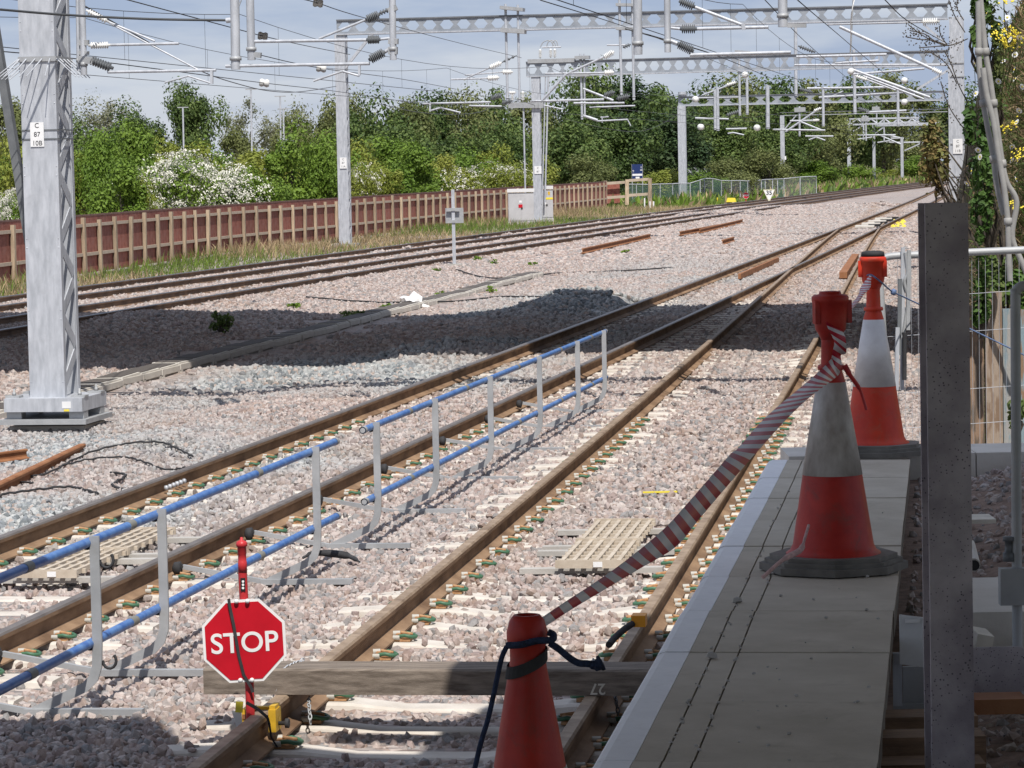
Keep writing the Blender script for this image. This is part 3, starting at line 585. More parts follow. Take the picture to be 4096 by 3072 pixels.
# ================================================================== red and white tape
def ribbon(mb_list, cents, name, parent=None):
    V = []; uv = []; s_ = 0; prev = None
    for a, b_, du in cents:
        c = (a+b_)/2
        if prev is not None: s_ += (c-prev).length*du
        prev = c; V += [a, b_]; uv += [(s_, 0), (s_, 1)]
    F = [(2*i, 2*i+1, 2*i+3, 2*i+2) for i in range(len(cents)-1)]
    return V, F, uv
def edge_pts(U_, L_, Yf, n=5):
    def cr(P, m):
        P = [Vector((p[0], p[1], 0)) for p in P]; return wavy(P, m)
    a = cr(U_, n); b_ = cr(L_, n); out = []
    for u, l in zip(a, b_):
        Y = Yf((u.x+l.x)/2, (u.y+l.y)/2); out.append((D(u.x, u.y, Y), D(l.x, l.y, Y+.02), 1.))
    return out
A_ = D(2172, 2488, 5.97); B_ = D(3345, 1465, 12.28)
def Yt(x, y):                       # straight in plan between the two cones
    k = (x-2048)/CF; dx, dy = B_.x-A_.x, B_.y-A_.y; t = (k*A_.y-A_.x)/(dx-k*dy); return min(12.29, max(5.95, A_.y+t*dy))
Ue = [(2161, 2474), (2268, 2402), (2376, 2332), (2502, 2243), (2648, 2123), (2740, 2025), (2821, 1932), (2922, 1816), (2951, 1793), (3037, 1695), (3106, 1630), (3197, 1554), (3276, 1486), (3330, 1431)]
Le = [(2186, 2503), (2294, 2433), (2414, 2361), (2553, 2278), (2700, 2190), (2790, 2085), (2870, 1990), (2990, 1850), (3041, 1793), (3135, 1688), (3215, 1609), (3285, 1553), (3330, 1520), (3358, 1497)]
def r6(x, y): return 2600+x/2.765, 1200+y/2.765
def r7(x, y): return 3000+x/3.16, 700+y/3.16
tapes = []
for nm, seg, lab in (('barrier_tape', [edge_pts(Ue, Le, Yt)], 'red and white striped tape stretched from the plain red cone to the shaded cone'),
                     ('barrier_tape', [[(a, b_, 3.6) for a, b_, _ in edge_pts([r6(1945, 180), r6(1958, 290), r6(2035, 450), r6(2022, 560), r6(2010, 630), r6(2000, 700)], [r6(1985, 250), r6(2140, 362), r6(2172, 575), r6(2112, 610), r6(2118, 700), r6(2095, 820)], lambda x, y: 12.22+.03*math.sin(y*.05), 6)]], 'crumpled end of striped tape hanging off the shaded cone'),
                     ('barrier_tape', [edge_pts([r7(1225, 1690), r7(1330, 1570), r7(1375, 1500), r7(1392, 1430), r7(1462, 1330), r7(1512, 1268)], [r7(1290, 1700), r7(1400, 1575), r7(1440, 1510), r7(1520, 1422), r7(1530, 1340), r7(1535, 1278)], lambda x, y: 12.5+(x-3380)/110*4.5)], 'short striped tape running from the shaded cone back to the bright cone')):
    V = []; F = []; uv = []
    for sgm in seg:
        v, f, u = ribbon(None, sgm, nm); b0 = len(V); V += v; F += [tuple(i+b0 for i in q) for q in f]; uv += u
    off = V[0].copy(); me = bpy.data.meshes.new(nm); me.from_pydata([v-off for v in V], [], F); ul = me.uv_layers.new(name='UVMap')
    for lp in me.loops: ul.data[lp.index].uv = (uv[lp.vertex_index][0]*.5, uv[lp.vertex_index][1])
    me.materials.append(M['tape']); me.polygons.foreach_set('use_smooth', [True]*len(F)); o = link(nm, me); o.location = off; tag(o, lab, 'barrier tape')
    so_ = o.modifiers.new('thickness', 'SOLIDIFY'); so_.thickness = .0006
wt = MB(); wt.tube(wavy([D(3378, 1460, 12.2), D(3400, 1500, 12.2), D(3440, 1560, 12.25), D(3465, 1640, 12.25)], 6), [.012]*6+[.009]*6+[.006]*7, 6); tag(wt.build('tape_knot', M['redpost']), 'torn red tape tail knotted on the shaded cone', 'barrier tape')
pt = MB(); pt.tube(wavy([D(3235, 2100, 12.15), D(3220, 2150, 12.1), D(3200, 2200, 12.05), D(3130, 2240, 11.95), D(3050, 2310, 11.9)], 6), [.006]*10+[.012]*8+[.008]*7, 5); tag(pt.build('tape_scrap', mat('faded_pink_tape', (.55, .36, .34), .7, var=.2, scale=40)), 'faded pink tape scrap trailing over the cone base', 'barrier tape')
# thin blue cord from the bright cone to the railing
cdm = MB(); cdm.tube(wavy([D(*r7(1480, 1270), 17.0), D(*r7(1530, 1262), 16.98), D(*r7(1640, 1340), 17.0), D(*r7(1790, 1470), 17.4), D(*r7(1850, 1500), 17.6), D(*r7(2150, 1640), 18.2), D(4096, 1420, 18.3)], 6), .0045, 6); cdm.lathe([(0, -.02), (.016, -.012), (.018, .01), (0, .02)], D(*r7(1815, 1480), 17.4), n=8)
tag(cdm.build('tied_rope', mat('pale_blue_cord', (.10, .15, .27), .7, var=.3, scale=60)), 'thin blue cord tied from the bright cone towards the railing', 'rope')
# ================================================================== timber baulk, chains, stop sign
hb = heading(T1c, 15.2); rb = Vector((math.cos(hb), -math.sin(hb), 0)); tb = Vector((math.sin(hb), math.cos(hb), 0))
bl = D(815, 2787, 15.0); bl.z = .002; bk = MB(); b0 = Vector((bl.x, bl.y, .002))
xd = Vector((math.cos(.14), -math.sin(.14), 0)); yd = Vector((math.sin(.14), math.cos(.14), 0))
pf = [(-.125, .0), (.125, .0), (.125, .115), (.115, .125), (-.115, .125), (-.125, .115)]
bk.prism(pf, b0+yd*.125, yd, (0, 0, 1), xd*2.45); baulk = bk.build('timber_baulk', M['timber']); tag(baulk, 'weathered timber baulk laid across both rails and chained down', 'timber baulk')
def text_mesh(body, size, extr=.001, bold=0.):
    cu = bpy.data.curves.new('lettering', 'FONT'); cu.body = body; cu.size = size; cu.align_x = 'CENTER'; cu.align_y = 'CENTER'; cu.extrude = extr; cu.offset = bold
    o = bpy.data.objects.new('tmp', cu); COL.objects.link(o); dg = bpy.context.evaluated_depsgraph_get(); me = bpy.data.meshes.new_from_object(o.evaluated_get(dg)); bpy.data.objects.remove(o); return me
def put_text(body, size, c, xv, yv, m, parent, bold=0., name='lettering', extr=.001):
    me = text_mesh(body, size, extr, bold); xv = Vector(xv).normalized(); yv = Vector(yv).normalized(); zv = xv.cross(yv); R = Matrix((xv, yv, zv)).transposed().to_4x4()
    me.transform(Matrix.Translation(Vector(c)-origin(parent)) @ R); me.materials.clear(); me.materials.append(m); return link(name, me, parent)
fx = b0+xd*1.925-yd*.002
put_text('27', .075, fx+Vector((0, 0, .035)), -xd, (0, 0, -1), M['ply'], baulk, .001)
def chain(pts, name, label, r=.0035, L=.026, m=None):
    mb = MB(); P = wavy(pts, 10); d = [0]
    for i in range(1, len(P)): d.append(d[-1]+(P[i]-P[i-1]).length)
    s_ = 0; k = 0
    while s_ < d[-1]-L*.5:
        def at(q):
            q = min(max(q, 0), d[-1]); i = max(j for j in range(len(d)) if d[j] <= q+1e-9); i = min(i, len(P)-2); t = (q-d[i])/max(1e-9, d[i+1]-d[i]); return P[i].lerp(P[i+1], t)
        a, b_ = at(s_), at(s_+L); t = (b_-a).normalized(); n_ = t.cross(Vector((.3, .9, .1))); n_.normalize(); o = t.cross(n_)
        side = n_ if k % 2 == 0 else o; w_ = L*.34; loop = []
        for j in range(11): an = 2*math.pi*j/10; loop.append((a+b_)/2+t*math.cos(an)*L*.64+side*math.sin(an)*w_)
        mb.tube(loop, r, 5, caps=False); s_ += L; k += 1
    o = mb.build(name, m or M['galv']); return tag(o, label, 'chain', 'chains holding the timber baulk')
def r1(x, y): return 800+x/3.95, 2600+y/3.95
def rb_(x, y): return 2250+x/4.424, 2560+y/4.424
chain([D(*r1(1640, 150), 15.2), D(*r1(1500, 215), 15.12), D(*r1(1330, 300), 14.98), D(*r1(1280, 450), 14.96), D(*r1(1220, 620), 14.96), D(*r1(1170, 760), 14.96), D(*r1(1090, 850), 14.92)], 'chain', 'bright steel chain hanging over the baulk beside the stop sign')
chain([D(*r1(1720, 745), 15.0), D(*r1(1725, 900), 14.9), D(*r1(1740, 1060), 14.85), D(*r1(1745, 1170), 14.85)], 'chain', 'dull chain dropping from under the baulk inside the left rail', .0035, .026, M['galv_dull'])
chain([D(*rb_(560, 350), 15.15), D(*rb_(450, 500), 14.97), D(*rb_(445, 700), 14.95), D(*rb_(425, 900), 14.95), D(*rb_(420, 1080), 14.92)], 'chain', 'shaded chain hanging over the baulk by the right rail', .0035, .026, M['galv_dull'])
chain([D(*rb_(930, 970), 15.0), D(*rb_(960, 1150), 14.92), D(*rb_(1010, 1380), 14.88)], 'chain', 'dark chain behind the right rail below the baulk', .0035, .026, M['galv_dark'])
# stop sign on a rail clamp
sY = 14.42; sp = D(1000, 2840, sY); sg = empty('stop_sign', (sp.x, sY, -.02), 'red octagonal STOP sign on a red post clamped to the rail', 'sign')
px_ = lambda x, y, Y=sY: D(x, y, Y)
ctr = px_(977, 2563, sY-.03); nrm = Vector((.02, -1, .03)).normalized(); xs_ = Vector((1, .02, .035)).normalized(); ys_ = Vector((-.035, .03, 1)).normalized()
def octa(r): return [(r/math.cos(math.pi/8)*math.cos(math.pi/8+k*math.pi/4), r/math.cos(math.pi/8)*math.sin(math.pi/8+k*math.pi/4)) for k in range(8)]
mb = MB(); mb.prism(octa(.1925), ctr, xs_, ys_, -nrm*.004); fb = mb.build('white_border', M['white'], sg)
mb = MB(); mb.prism(octa(.180), ctr+nrm*.001, xs_, ys_, nrm*.0015); mb.build('sign_face', M['red'], sg)
put_text('STOP', .132, ctr+nrm*.0035+ys_*-.012, xs_, ys_, M['white'], sg, .0016)
mb = MB(); mb.tube([px_(1003, 2900, sY), px_(998, 2740, sY), px_(975, 2385, sY), px_(970, 2290, sY)], .021, 12); mb.build('post', M['redpost'], sg)
hd = MB(); tp_, bt_ = px_(966, 2160, sY), px_(971, 2290, sY); ax = (tp_-bt_).normalized()
hd.lathe([(.021, 0), (.021, .05), (.0195, .052), (.0195, .085), (.021, .087), (.021, .12), (.026, .124), (.027, .135), (.022, .146), (.008, .152), (.006, .165), (.001, .166)], bt_, ax, 16); hd.build('handle', M['redpost'], sg)
hh = px_(971, 2325, sY-.021); mb = MB(); mb.box(px_(972, 2338, sY-.018), (.022, .012, .062)); sl = mb.build('handle_slot', M['black'], sg)
for k in range(3): mb = MB(); mb.tube([px_(972, 2326+k*13, sY-.026), px_(972, 2326+k*13, sY-.02)], .006, 8); mb.build('reflector_stud', M['white'], sl)
for x, y in ((946, 2405), (990, 2404), (962, 2721), (1008, 2720)):
    q = px_(x, y, sY-.036); mb = MB(); mb.lathe([(.011, 0), (.011, .006), (.007, .011), (0, .012)], q, nrm, 12); mb.build('bolt', M['white'], sg)
sw = MB(); pts = [(915, 2395), (918, 2420), (935, 2500), (955, 2620), (975, 2700), (1005, 2750), (1012, 2770)]
for i in range(len(pts)-1): sw.bar(px_(*pts[i], sY-.042), px_(*pts[i+1], sY-.042), .014, .003, (0, 1, 0))
pts = [(985, 2810), (1030, 2835), (1070, 2870), (1078, 2900), (1085, 2950), (1110, 2990)]
for i in range(len(pts)-1): sw.bar(px_(*pts[i], sY-.06), px_(*pts[i+1], sY-.06), .016-.002*i, .003, (0, 1, 0))
sw.build('strap', M['rubber'], sg)
rl = lambda u, v, z: Vector((T1c(sY)-.753*math.cos(hb), sY+.753*math.sin(hb), 0))+rb*u+tb*v+Vector((0, 0, z))
cl = MB(); cl.box(rl(-.062, 0, -.035), (.05, .11, .10), Matrix.Rotation(-hb, 3, 'Z')); cl.box(rl(.058, 0, -.04), (.035, .12, .105), Matrix.Rotation(-hb, 3, 'Z')); cl.box(rl(0, .03, .008), (.15, .03, .014), Matrix.Rotation(-hb, 3, 'Z')); cl.box(rl(.058, 0, .02), (.028, .10, .02), Matrix.Rotation(-hb, 3, 'Z'))
for u in (-.05, -.075): 
    for z in (-.02, -.055): cl.box(rl(u, -.056, z), (.018, .008, .022), Matrix.Rotation(-hb, 3, 'Z'), 1)
ck = cl.build('rail_clamp', [M['yellow'], M['rust_red']], sg)
kb = MB(); kb.lathe([(.010, 0), (.010, .03), (.024, .034), (.024, .05), (.02, .052)], rl(.075, 0, -.06), rb, 10); kb.build('clamp_knob', M['rubber'], ck)
tgm = MB(); tgm.box(px_(957, 2828, sY-.06), (.034, .01, .05), Matrix.Rotation(.1, 3, 'Y')); tgm.build('yellow_tag', M['yellow_b'], sg)
tgm = MB(); tgm.prism([(0, 0), (.045, -.005), (.05, -.075), (.022, -.08)], px_(926, 2842, sY-.04), (1, 0, 0), (0, 0, 1), (0, .002, 0)); tgm.build('paper_tag', M['white'], sg)
# ================================================================== blue handrails on bent brackets
def handrail(y0, y1, posts, label, hooks, startcap):
    h = empty('handrail', (T2c((y0+y1)/2)+1.75, (y0+y1)/2, -.2), label, 'handrail', 'blue handrails along the middle track')
    O = lambda Y, off, z: (lambda a: Vector((T2c(Y)+off*math.cos(a), Y-off*math.sin(a), z)))(heading(T2c, Y))
    for z in (.685, .175):
        mb = MB(); mb.tube([O(Y, 1.75, z) for Y in np.linspace(y0, y1, 12)], .024, 12); tb_ = mb.build('tube', M['blue'], h)
        for Y in (y0, y1):
            s_ = 1 if Y == y0 else -1
            mb = MB(); mb.tube([O(Y-.03*s_, 1.75, z), O(Y+.03*s_, 1.75, z)], .0265, 12, caps=False); mb.tube([O(Y-.028*s_, 1.75, z), O(Y-.026*s_, 1.75, z)], .019, 10); mb.build('end_collar', M['galv_dull'], tb_)
        for a, b_ in zip(posts[:-1], posts[1:]):
            Y = a+.62*(b_-a)
            mb = MB(); mb.tube([O(Y-.05, 1.75, z), O(Y+.05, 1.75, z)], .0262, 12); mb.build('tape_band', M['tapegrey'], tb_)
    for Y in posts:
        a = heading(T2c, Y); r = Vector((math.cos(a), -math.sin(a), 0)); t = Vector((math.sin(a), math.cos(a), 0)); o = O(Y, 0, 0)
        path = [(1.79, .72), (1.79, .17), (1.785, .06), (1.765, .0), (1.72, -.045), (1.45, -.172)]; mb = MB(); n = len(path); vs = []
        for i, (u, z) in enumerate(path):
            d = Vector((path[min(i+1, n-1)][0]-path[max(i-1, 0)][0], path[min(i+1, n-1)][1]-path[max(i-1, 0)][1])).normalized(); nn = Vector((-d.y, d.x))
            for sa_, sb_ in ((-.025, -.005), (.025, -.005), (.025, .005), (-.025, .005)): vs.append(o+r*(u+nn.x*sa_)+t*sb_*1.6+Vector((0, 0, z+nn.y*sa_)))
        fs = [(i*4+k, i*4+(k+1) % 4, i*4+4+(k+1) % 4, i*4+4+k) for i in range(n-1) for k in range(4)]; mb.add(vs, fs+[(3, 2, 1, 0), tuple(range(4*n-4, 4*n))])
        mb.build('bent_post', M['galv_dull'], h)
        mb = MB(); mb.bar(o+r*1.40+Vector((0, 0, -.175)), o+r*2.02+Vector((0, 0, -.17)), .05, .035); mb.bar(o+r*1.42+Vector((0, 0, -.172)), o+r*1.15+Vector((0, 0, -.125)), .03, .03); mb.bar(o+r*1.15+Vector((0, 0, -.125)), o+r*.87+Vector((0, 0, -.075)), .03, .03); ft = mb.build('foot_bar', M['galv_dull'], h)
        mb = MB(); mb.lathe([(.02, 0), (.042, .012), (.048, .05), (.03, .06)], o+r*.80+Vector((0, 0, -.085)), r, 10); mb.lathe([(.016, 0), (.016, .02)], o+r*.86+Vector((0, 0, -.07)), -t, 8, 0); mb.build('rail_clamp', M['rubber'], ft)
        for z in (.685, .175):
            arc = [O(Y+.02, 1.75, z)+r*.03*math.cos(q)*1.05+Vector((0, 0, .031*math.sin(q))) for q in np.linspace(math.pi*.95, math.pi*2.15, 9)]
            mb = MB(); mb.tube([p-t*.018 for p in arc], .0062, 6); mb.tube([p+t*.03 for p in arc], .0062, 6); mb.build('hook', M['rubber'], h)
    for Y in hooks:
        for z in (.60, .09):
            arc = [O(Y, 1.85, z)+Vector((math.cos(.15), -math.sin(.15), 0))*.035*math.cos(q)+Vector((0, 0, .04*math.sin(q))) for q in np.linspace(math.pi, math.pi*2.25, 10)]
            mb = MB(); mb.tube(arc, .008, 6); mb.build('empty_hook', M['rubber'], h)
    return h
handrail(12.6, 21.45, [13.4, 15.86, 17.07, 20.7], 'long blue handrail section with spare hooks, nearer the timber baulk', [15.86], 0)
handrail(22.35, 34.9, [22.6, 24.8, 27.3, 30.0, 32.5, 34.5], 'shorter blue handrail section on six bent grey brackets', [], 1)
# ================================================================== gratings between the rails
def grating(name, c, y0, y1, off0, wid, label, nb=6):
    g = empty(name, (c(y0), y0, -.17), label, 'grating', 'tan gratings between the rails')
    a = heading(c, (y0+y1)/2); r = Vector((math.cos(a), -math.sin(a), 0)); t = Vector((math.sin(a), math.cos(a), 0)); o = Vector((c(y0)+off0*math.cos(a), y0-off0*math.sin(a), -.085)); L = (y1-y0)/math.cos(a)
    for p_ in range(2):
        s0, s1 = p_*L/2+.015, (p_+1)*L/2-.015; pn = MB()
        for k in range(nb): u = wid*(k+.5)/nb; pn.bar(o+r*u+t*s0, o+r*u+t*s1, .028, .035)
        for k in range(7): v = s0+(s1-s0)*(k+.1)/6.4; pn.bar(o+t*v+Vector((0, 0, -.006)), o+r*wid+t*v+Vector((0, 0, -.006)), .03, .03)
        pn.bar(o+t*s0, o+r*wid+t*s0, .012, .055); pn.bar(o+t*s1, o+r*wid+t*s1, .012, .055); pn.build('panel', M['grate'], g)
        for v in (s0+.12, s1-.12):
            mb = MB(); mb.bar(o+r*-.25+t*v+Vector((0, 0, -.06)), o+r*(wid+.25)+t*v+Vector((0, 0, -.05)), .09, .035); mb.build('support_bar', M['conc_grey'], g)
    mb = MB(); mb.box(o+r*wid*.63-t*.0085+Vector((0, 0, 0)), (.06, .004, .035), Matrix.Rotation(-a, 3, 'Z')); mb.build('white_label', M['white'], g)
    return g
grating('walkway_grating', T1c, 20.35, 22.75, -.1, .45, 'tan slatted grating with white label lying between the turnout rails')
grating('walkway_grating', T2c, 20.4, 22.8, -.22, .45, 'tan slatted grating lying between the middle track rails behind the handrail')
# ================================================================== overhead line structures
AZ = math.radians(10.6); RR = Vector((math.cos(AZ), -math.sin(AZ), 0)); TT = Vector((math.sin(AZ), math.cos(AZ), 0)); ZZ = Vector((0, 0, 1))
def q1(x, y): return x/1.58, y/1.58
def q2(x, y): return 1200+x/1.58, y/1.58
def q3(x, y): return 2500+x/1.386, y/1.386
def lattice_mast(root, base, ztop, w_, d, step, flange=.07, bar=.05, r=RR, t=TT, name='mast'):
    h = ztop-base.z
    for s_ in (0, 1):                     # two channels, webs outward
        f = MB(); y0 = t*(d*s_); sg = 1 if s_ == 0 else -1
        f.prism([(-w_/2, 0), (w_/2, 0), (w_/2, flange*sg), (w_/2-.012, flange*sg), (w_/2-.012, .014*sg), (-w_/2+.012, .014*sg), (-w_/2+.012, flange*sg), (-w_/2, flange*sg)], base+y0, r, t, ZZ*h); f.build('channel', M['galv'], root)
    for side in (-1, 1):
        k = 0; z = .12
        while z+step < h:
            a, b = (0.03, d-.03) if k % 2 == 0 else (d-.03, .03)
            f = MB(); f.bar(base+r*(side*(w_/2-.02))+t*a+ZZ*z, base+r*(side*(w_/2-.02))+t*b+ZZ*(z+step), .012, bar, r.cross(TT)); f.build('lacing_bar', M['galv'], root); z += step; k += 1
def insulator(mb, a, b, r, n=7, mat=0):
    a = Vector(a); b = Vector(b); L = (b-a).length; prof = [(r*.35, 0)]
    for k in range(n):
        z0 = L*(.1+.8*k/n); dz = .8*L/n; prof += [(r*.4, z0), (r, z0+dz*.35), (r*.95, z0+dz*.55), (r*.4, z0+dz*.75)]
    prof += [(r*.35, L)]; mb.lathe(prof, a, (b-a), 9, mat)
def boom(root, A, B, depth, wid=.42, hexes=True, pitch=.62, name='boom'):
    ax = (B-A); L = ax.length; ax.normalize(); t = TT
    for s_ in (0, 1):
        o = A+t*(wid*s_)
        f = MB(); f.bar(o+ZZ*(depth-.02), o+ax*L+ZZ*(depth-.02), .12, .05); f.build('boom_chord', M['boom_dark'], root); f = MB(); f.bar(o+ZZ*.018, o+ax*L+ZZ*.018, .12, .045); f.build('boom_chord', M['galv'], root)
        if hexes and s_ == 0:
            f = MB(); n = int(L/pitch); p_ = L/n; hh = depth*.30; zc = depth/2; th = t*.008
            for k in range(n):                 # web between hexagonal openings
                c = p_*(k+.5); a = p_*.17; e = p_*.40
                for pol in ([(c-p_/2, .04), (c+p_/2, .04), (c+a, zc-hh), (c-a, zc-hh)], [(c-p_/2, depth-.04), (c-a, zc+hh), (c+a, zc+hh), (c+p_/2, depth-.04)], [(c-p_/2, .04), (c-a, zc-hh), (c-e, zc), (c-a, zc+hh), (c-p_/2, depth-.04)], [(c+p_/2, .04), (c+p_/2, depth-.04), (c+a, zc+hh), (c+e, zc), (c+a, zc-hh)]): f.prism(pol, o, ax, ZZ, th)
            f.build('boom_web', M['boom'], root)
def number_plate(root, c, lines, size, r=RR, t=TT, w_=None, h=None):
    w_ = w_ or size*2.6; h = h or size*1.25*len(lines)+size*.3
    f = MB(); f.prism([(-w_/2, -h/2), (w_/2, -h/2), (w_/2, h/2), (-w_/2, h/2)], c, r, ZZ, -t*.006); p_ = f.build('number_plate', M['white'], root)
    for i, l in enumerate(lines): put_text(l, size, c-t*.008+ZZ*((len(lines)-1)/2-i)*size*1.3, r, ZZ, M['black'], p_, extr=.0005)
def fit_list(root, fm, P, items):
    for it in items:
        k = it[0]; a = PL(*fm(it[1], it[2]), P, TT); b = PL(*fm(it[3], it[4]), P, TT); r = it[5]; f = MB()
        if k == 't': f.tube([a, b], r, 8); f.build('cantilever_tube', M['galv'], root)
        elif k == 'w': f.tube([a, b], r, 5); f.build('stay_wire', M['galv_dull'], root)
        elif k == 'v': f.tube([a, b], r, 12); f.build('drop_tube', M['galv'], root); f = MB(); f.lathe([(r*1.02, -.02), (r*1.25, -.02), (r*1.25, .02), (r*1.02, .02)], b+(a-b).normalized()*.12, ZZ, 12); f.build('tube_clamp', M['galv_dull'], root)
        elif k in 'id': insulator(f, a, b, r, it[6] if len(it) > 6 else 7); f.build('insulator', M['insul_w'] if k == 'i' else M['insul_g'], root)
        elif k == 'c': f.bar(a, b, it[6], r*2); f.build('clamp_plate', M['galv_dull'], root)
        elif k == 'b': f.bar(a, b, r, r, ZZ); f.build('brace', M['galv'], root)
# ---- the large mast by the trough
mp = G(190, 1700, -.28); MP = Vector((mp.x, 34.75, 0)); MP.x = D(190, 1589, 34.75).x
mast = empty('overhead_line_mast', (MP.x, MP.y, -.3), 'large grey lattice mast with number plate C 87 10B and anti-climb spikes', 'mast')
a_ = math.radians(8.5); r_ = Vector((math.cos(a_), -math.sin(a_), 0)); t_ = Vector((math.sin(a_), math.cos(a_), 0))
MB0 = Vector((MP.x, MP.y, D(190, 1589, 34.75).z)); MW = .405
lattice_mast(mast, MB0, 8.0, MW, .62, .40, .085, .125, r_, t_)
f = MB(); f.box(MB0+t_*.31+ZZ*-.075, (.9, .98, .15), Matrix.Rotation(-a_, 3, 'Z')); f.build('base_frame', M['galv'], mast)
for u in (-.36, .36):
    for v in (-.02, .64):
        f = MB(); f.box(MB0+r_*u+t_*v+ZZ*-.19, (.17, .17, .085), Matrix.Rotation(-a_, 3, 'Z')); f.build('base_foot', M['galv_dull'], mast)
        f = MB(); f.box(MB0+r_*u*1.05+t_*v+ZZ*.012, (.16, .16, .024), Matrix.Rotation(-a_, 3, 'Z')); f.lathe([(.022, 0), (.022, .035), (.012, .035), (.012, .075)], MB0+r_*u*1.05+t_*v+ZZ*.024, n=6); f.build('holding_bolt', M['galv_dull'], mast)
f = MB(); f.box(MB0+t_*.31+ZZ*-.262, (1.0, 1.08, .055), Matrix.Rotation(-a_, 3, 'Z')); f.build('base_plate', M['galv_dull'], mast)
f = MB(); f.box(MB0+t_*.36+ZZ*-.47, (.86, .8, .3), Matrix.Rotation(-a_, 3, 'Z')); f.build('concrete_footing', M['conc_pale'], mast)
f = MB(); f.box(MB0+r_*.27-t_*.182+ZZ*-.075, (.10, .004, .075), Matrix.Rotation(-a_, 3, 'Z')); f.build('white_label', M['white'], mast); f = MB(); f.box(MB0+r_*.27-t_*.182+ZZ*-.135, (.06, .004, .022), Matrix.Rotation(-a_, 3, 'Z')); f.build('yellow_label', M['yellow_b'], mast)
zs = D(190, 235, 34.75).z; f = MB()
for u0, v0, u1, v1 in ((-.21, -.012, .21, -.012), (.212, -.012, .212, .63), (-.212, -.012, -.212, .63), (-.21, .632, .21, .632)): f.bar(MB0*1.0+r_*u0+t_*v0+ZZ*(zs-MB0.z), MB0+r_*u1+t_*v1+ZZ*(zs-MB0.z), .014, .055)
sb_ = f.build('spike_band', M['galv_dull'], mast)
for k, u in enumerate((-.2, -.12, -.02, .06, .15)):
    f = MB(); p0 = MB0+r_*u-t_*.02+ZZ*(zs-MB0.z); f.tube([p0, p0-t_*.27+r_*(-.1 if k < 4 else .02)+ZZ*-.20], [.008, .005], 6); f.build('spike', M['galv'], sb_)
for v in (0, .13, .28, .42, .56):
    for s_ in (-1, 1):
        f = MB(); p0 = MB0+r_*(s_*.22)+t_*v+ZZ*(zs-MB0.z); f.tube([p0, p0+r_*(s_*.25)-t_*.12+ZZ*-.21], [.008, .005], 6); f.build('spike', M['galv'], sb_)
pc_ = D(150, 538, 34.72); number_plate(mast, MB0+r_*(pc_.x-D(128, 538, 34.75).x-.09)-t_*.006+ZZ*(pc_.z-MB0.z), ['C', '87', '10B'], .075, r_, t_, .155, .27)
for y in (520, 556):
    zz = D(150, y, 34.7).z; f = MB()
    for u0, v0, u1, v1 in ((-.207, -.006, .207, -.006), (.21, -.006, .21, .63)): f.bar(MB0+r_*u0+t_*v0+ZZ*(zz-MB0.z), MB0+r_*u1+t_*v1+ZZ*(zz-MB0.z), .006, .014)
    f.build('plate_strap', M['galv_dark'], mast)
f = MB(); f.bar(D(215, 1560, 35.9), D(-60, -130, 35.9), .09, .11, TT); f.build('raking_stay', M['galv_dark'], mast)
# its boom above, with the drop tubes that hang into view
P0 = MB0+t_*.31; A0 = Vector((P0.x-.3, P0.y, 7.35)); boom(mast, A0, A0+RR*13.5, .6, .45, True, .65)
f = MB(); e0 = A0+RR*13.2; f.box((e0.x, e0.y+.25, 3.5), (.42, .6, 8.2)); f.build('far_mast', M['galv'], mast)
fit_list(mast, lambda x, y: (x, y), P0, [('v', 930, -620, 943, 278, .053), ('v', 985, -620, 1006, 240, .046), ('v', 310, -620, 336, 300, .037), ('v', 300, -620, 314, 285, .02), ('v', 1560, -620, 1573, 240, .038), ('v', 2545, -620, 2552, 218, .049), ('v', 2662, -620, 2671, 209, .035), ('v', 3128, -620, 3131, 108, .051)])
fit_list(mast, q1, P0, [('i', 545, 65, 690, 140, .035, 8), ('t', 690, 140, 978, 260, .012), ('t', 690, 145, 1250, 440, .010), ('i', 560, 288, 700, 284, .04, 8), ('t', 700, 284, 1130, 275, .016), ('d', 560, 375, 715, 432, .055, 8), ('t', 680, 456, 1365, 443, .016), ('b', 1338, 445, 1338, 530, .03), ('t', 1040, 522, 1190, 480, .01), ('t', 1190, 480, 1330, 525, .01), ('c', 505, 270, 560, 270, .03, .06), ('c', 505, 335, 560, 335, .02, .06), ('c', 500, 375, 590, 385, .04, .08), ('t', 1430, 130, 1510, 118, .03), ('t', 1480, 110, 1525, 0, .008), ('c', 1600, 345, 1650, 350, .03, .05)])
fit_list(mast, q2, P0, [('d', 500, 85, 565, 60, .03, 3), ('d', 415, 125, 505, 88, .05, 7), ('t', 120, 245, 415, 125, .014), ('t', -310, 263, 420, 252, .018), ('d', 420, 252, 510, 248, .05, 7), ('t', 510, 248, 580, 240, .015), ('d', 435, 380, 540, 325, .055, 8), ('t', 540, 325, 580, 300, .02), ('t', -470, 418, 440, 402, .018), ('b', 375, 400, 375, 478, .025), ('t', 85, 512, 270, 450, .012), ('t', 270, 450, 375, 480, .012), ('c', 560, 70, 610, 45, .03, .06), ('c', 560, 260, 620, 262, .03, .06), ('c', 560, 320, 615, 320, .04, .06)])
fit_list(mast, q3, P0, [('d', 300, 5, 390, 40, .05, 7), ('t', 390, 40, 655, 140, .018), ('d', 305, 160, 400, 160, .052, 7), ('t', 400, 160, 795, 150, .018), ('t', 255, 155, 305, 160, .015), ('d', 290, 240, 380, 285, .055, 8), ('t', 250, 225, 290, 240, .02), ('t', 360, 305, 920, 290, .02), ('b', 655, 130, 660, 165, .04), ('c', 900, 142, 1005, 142, .02, .04)])
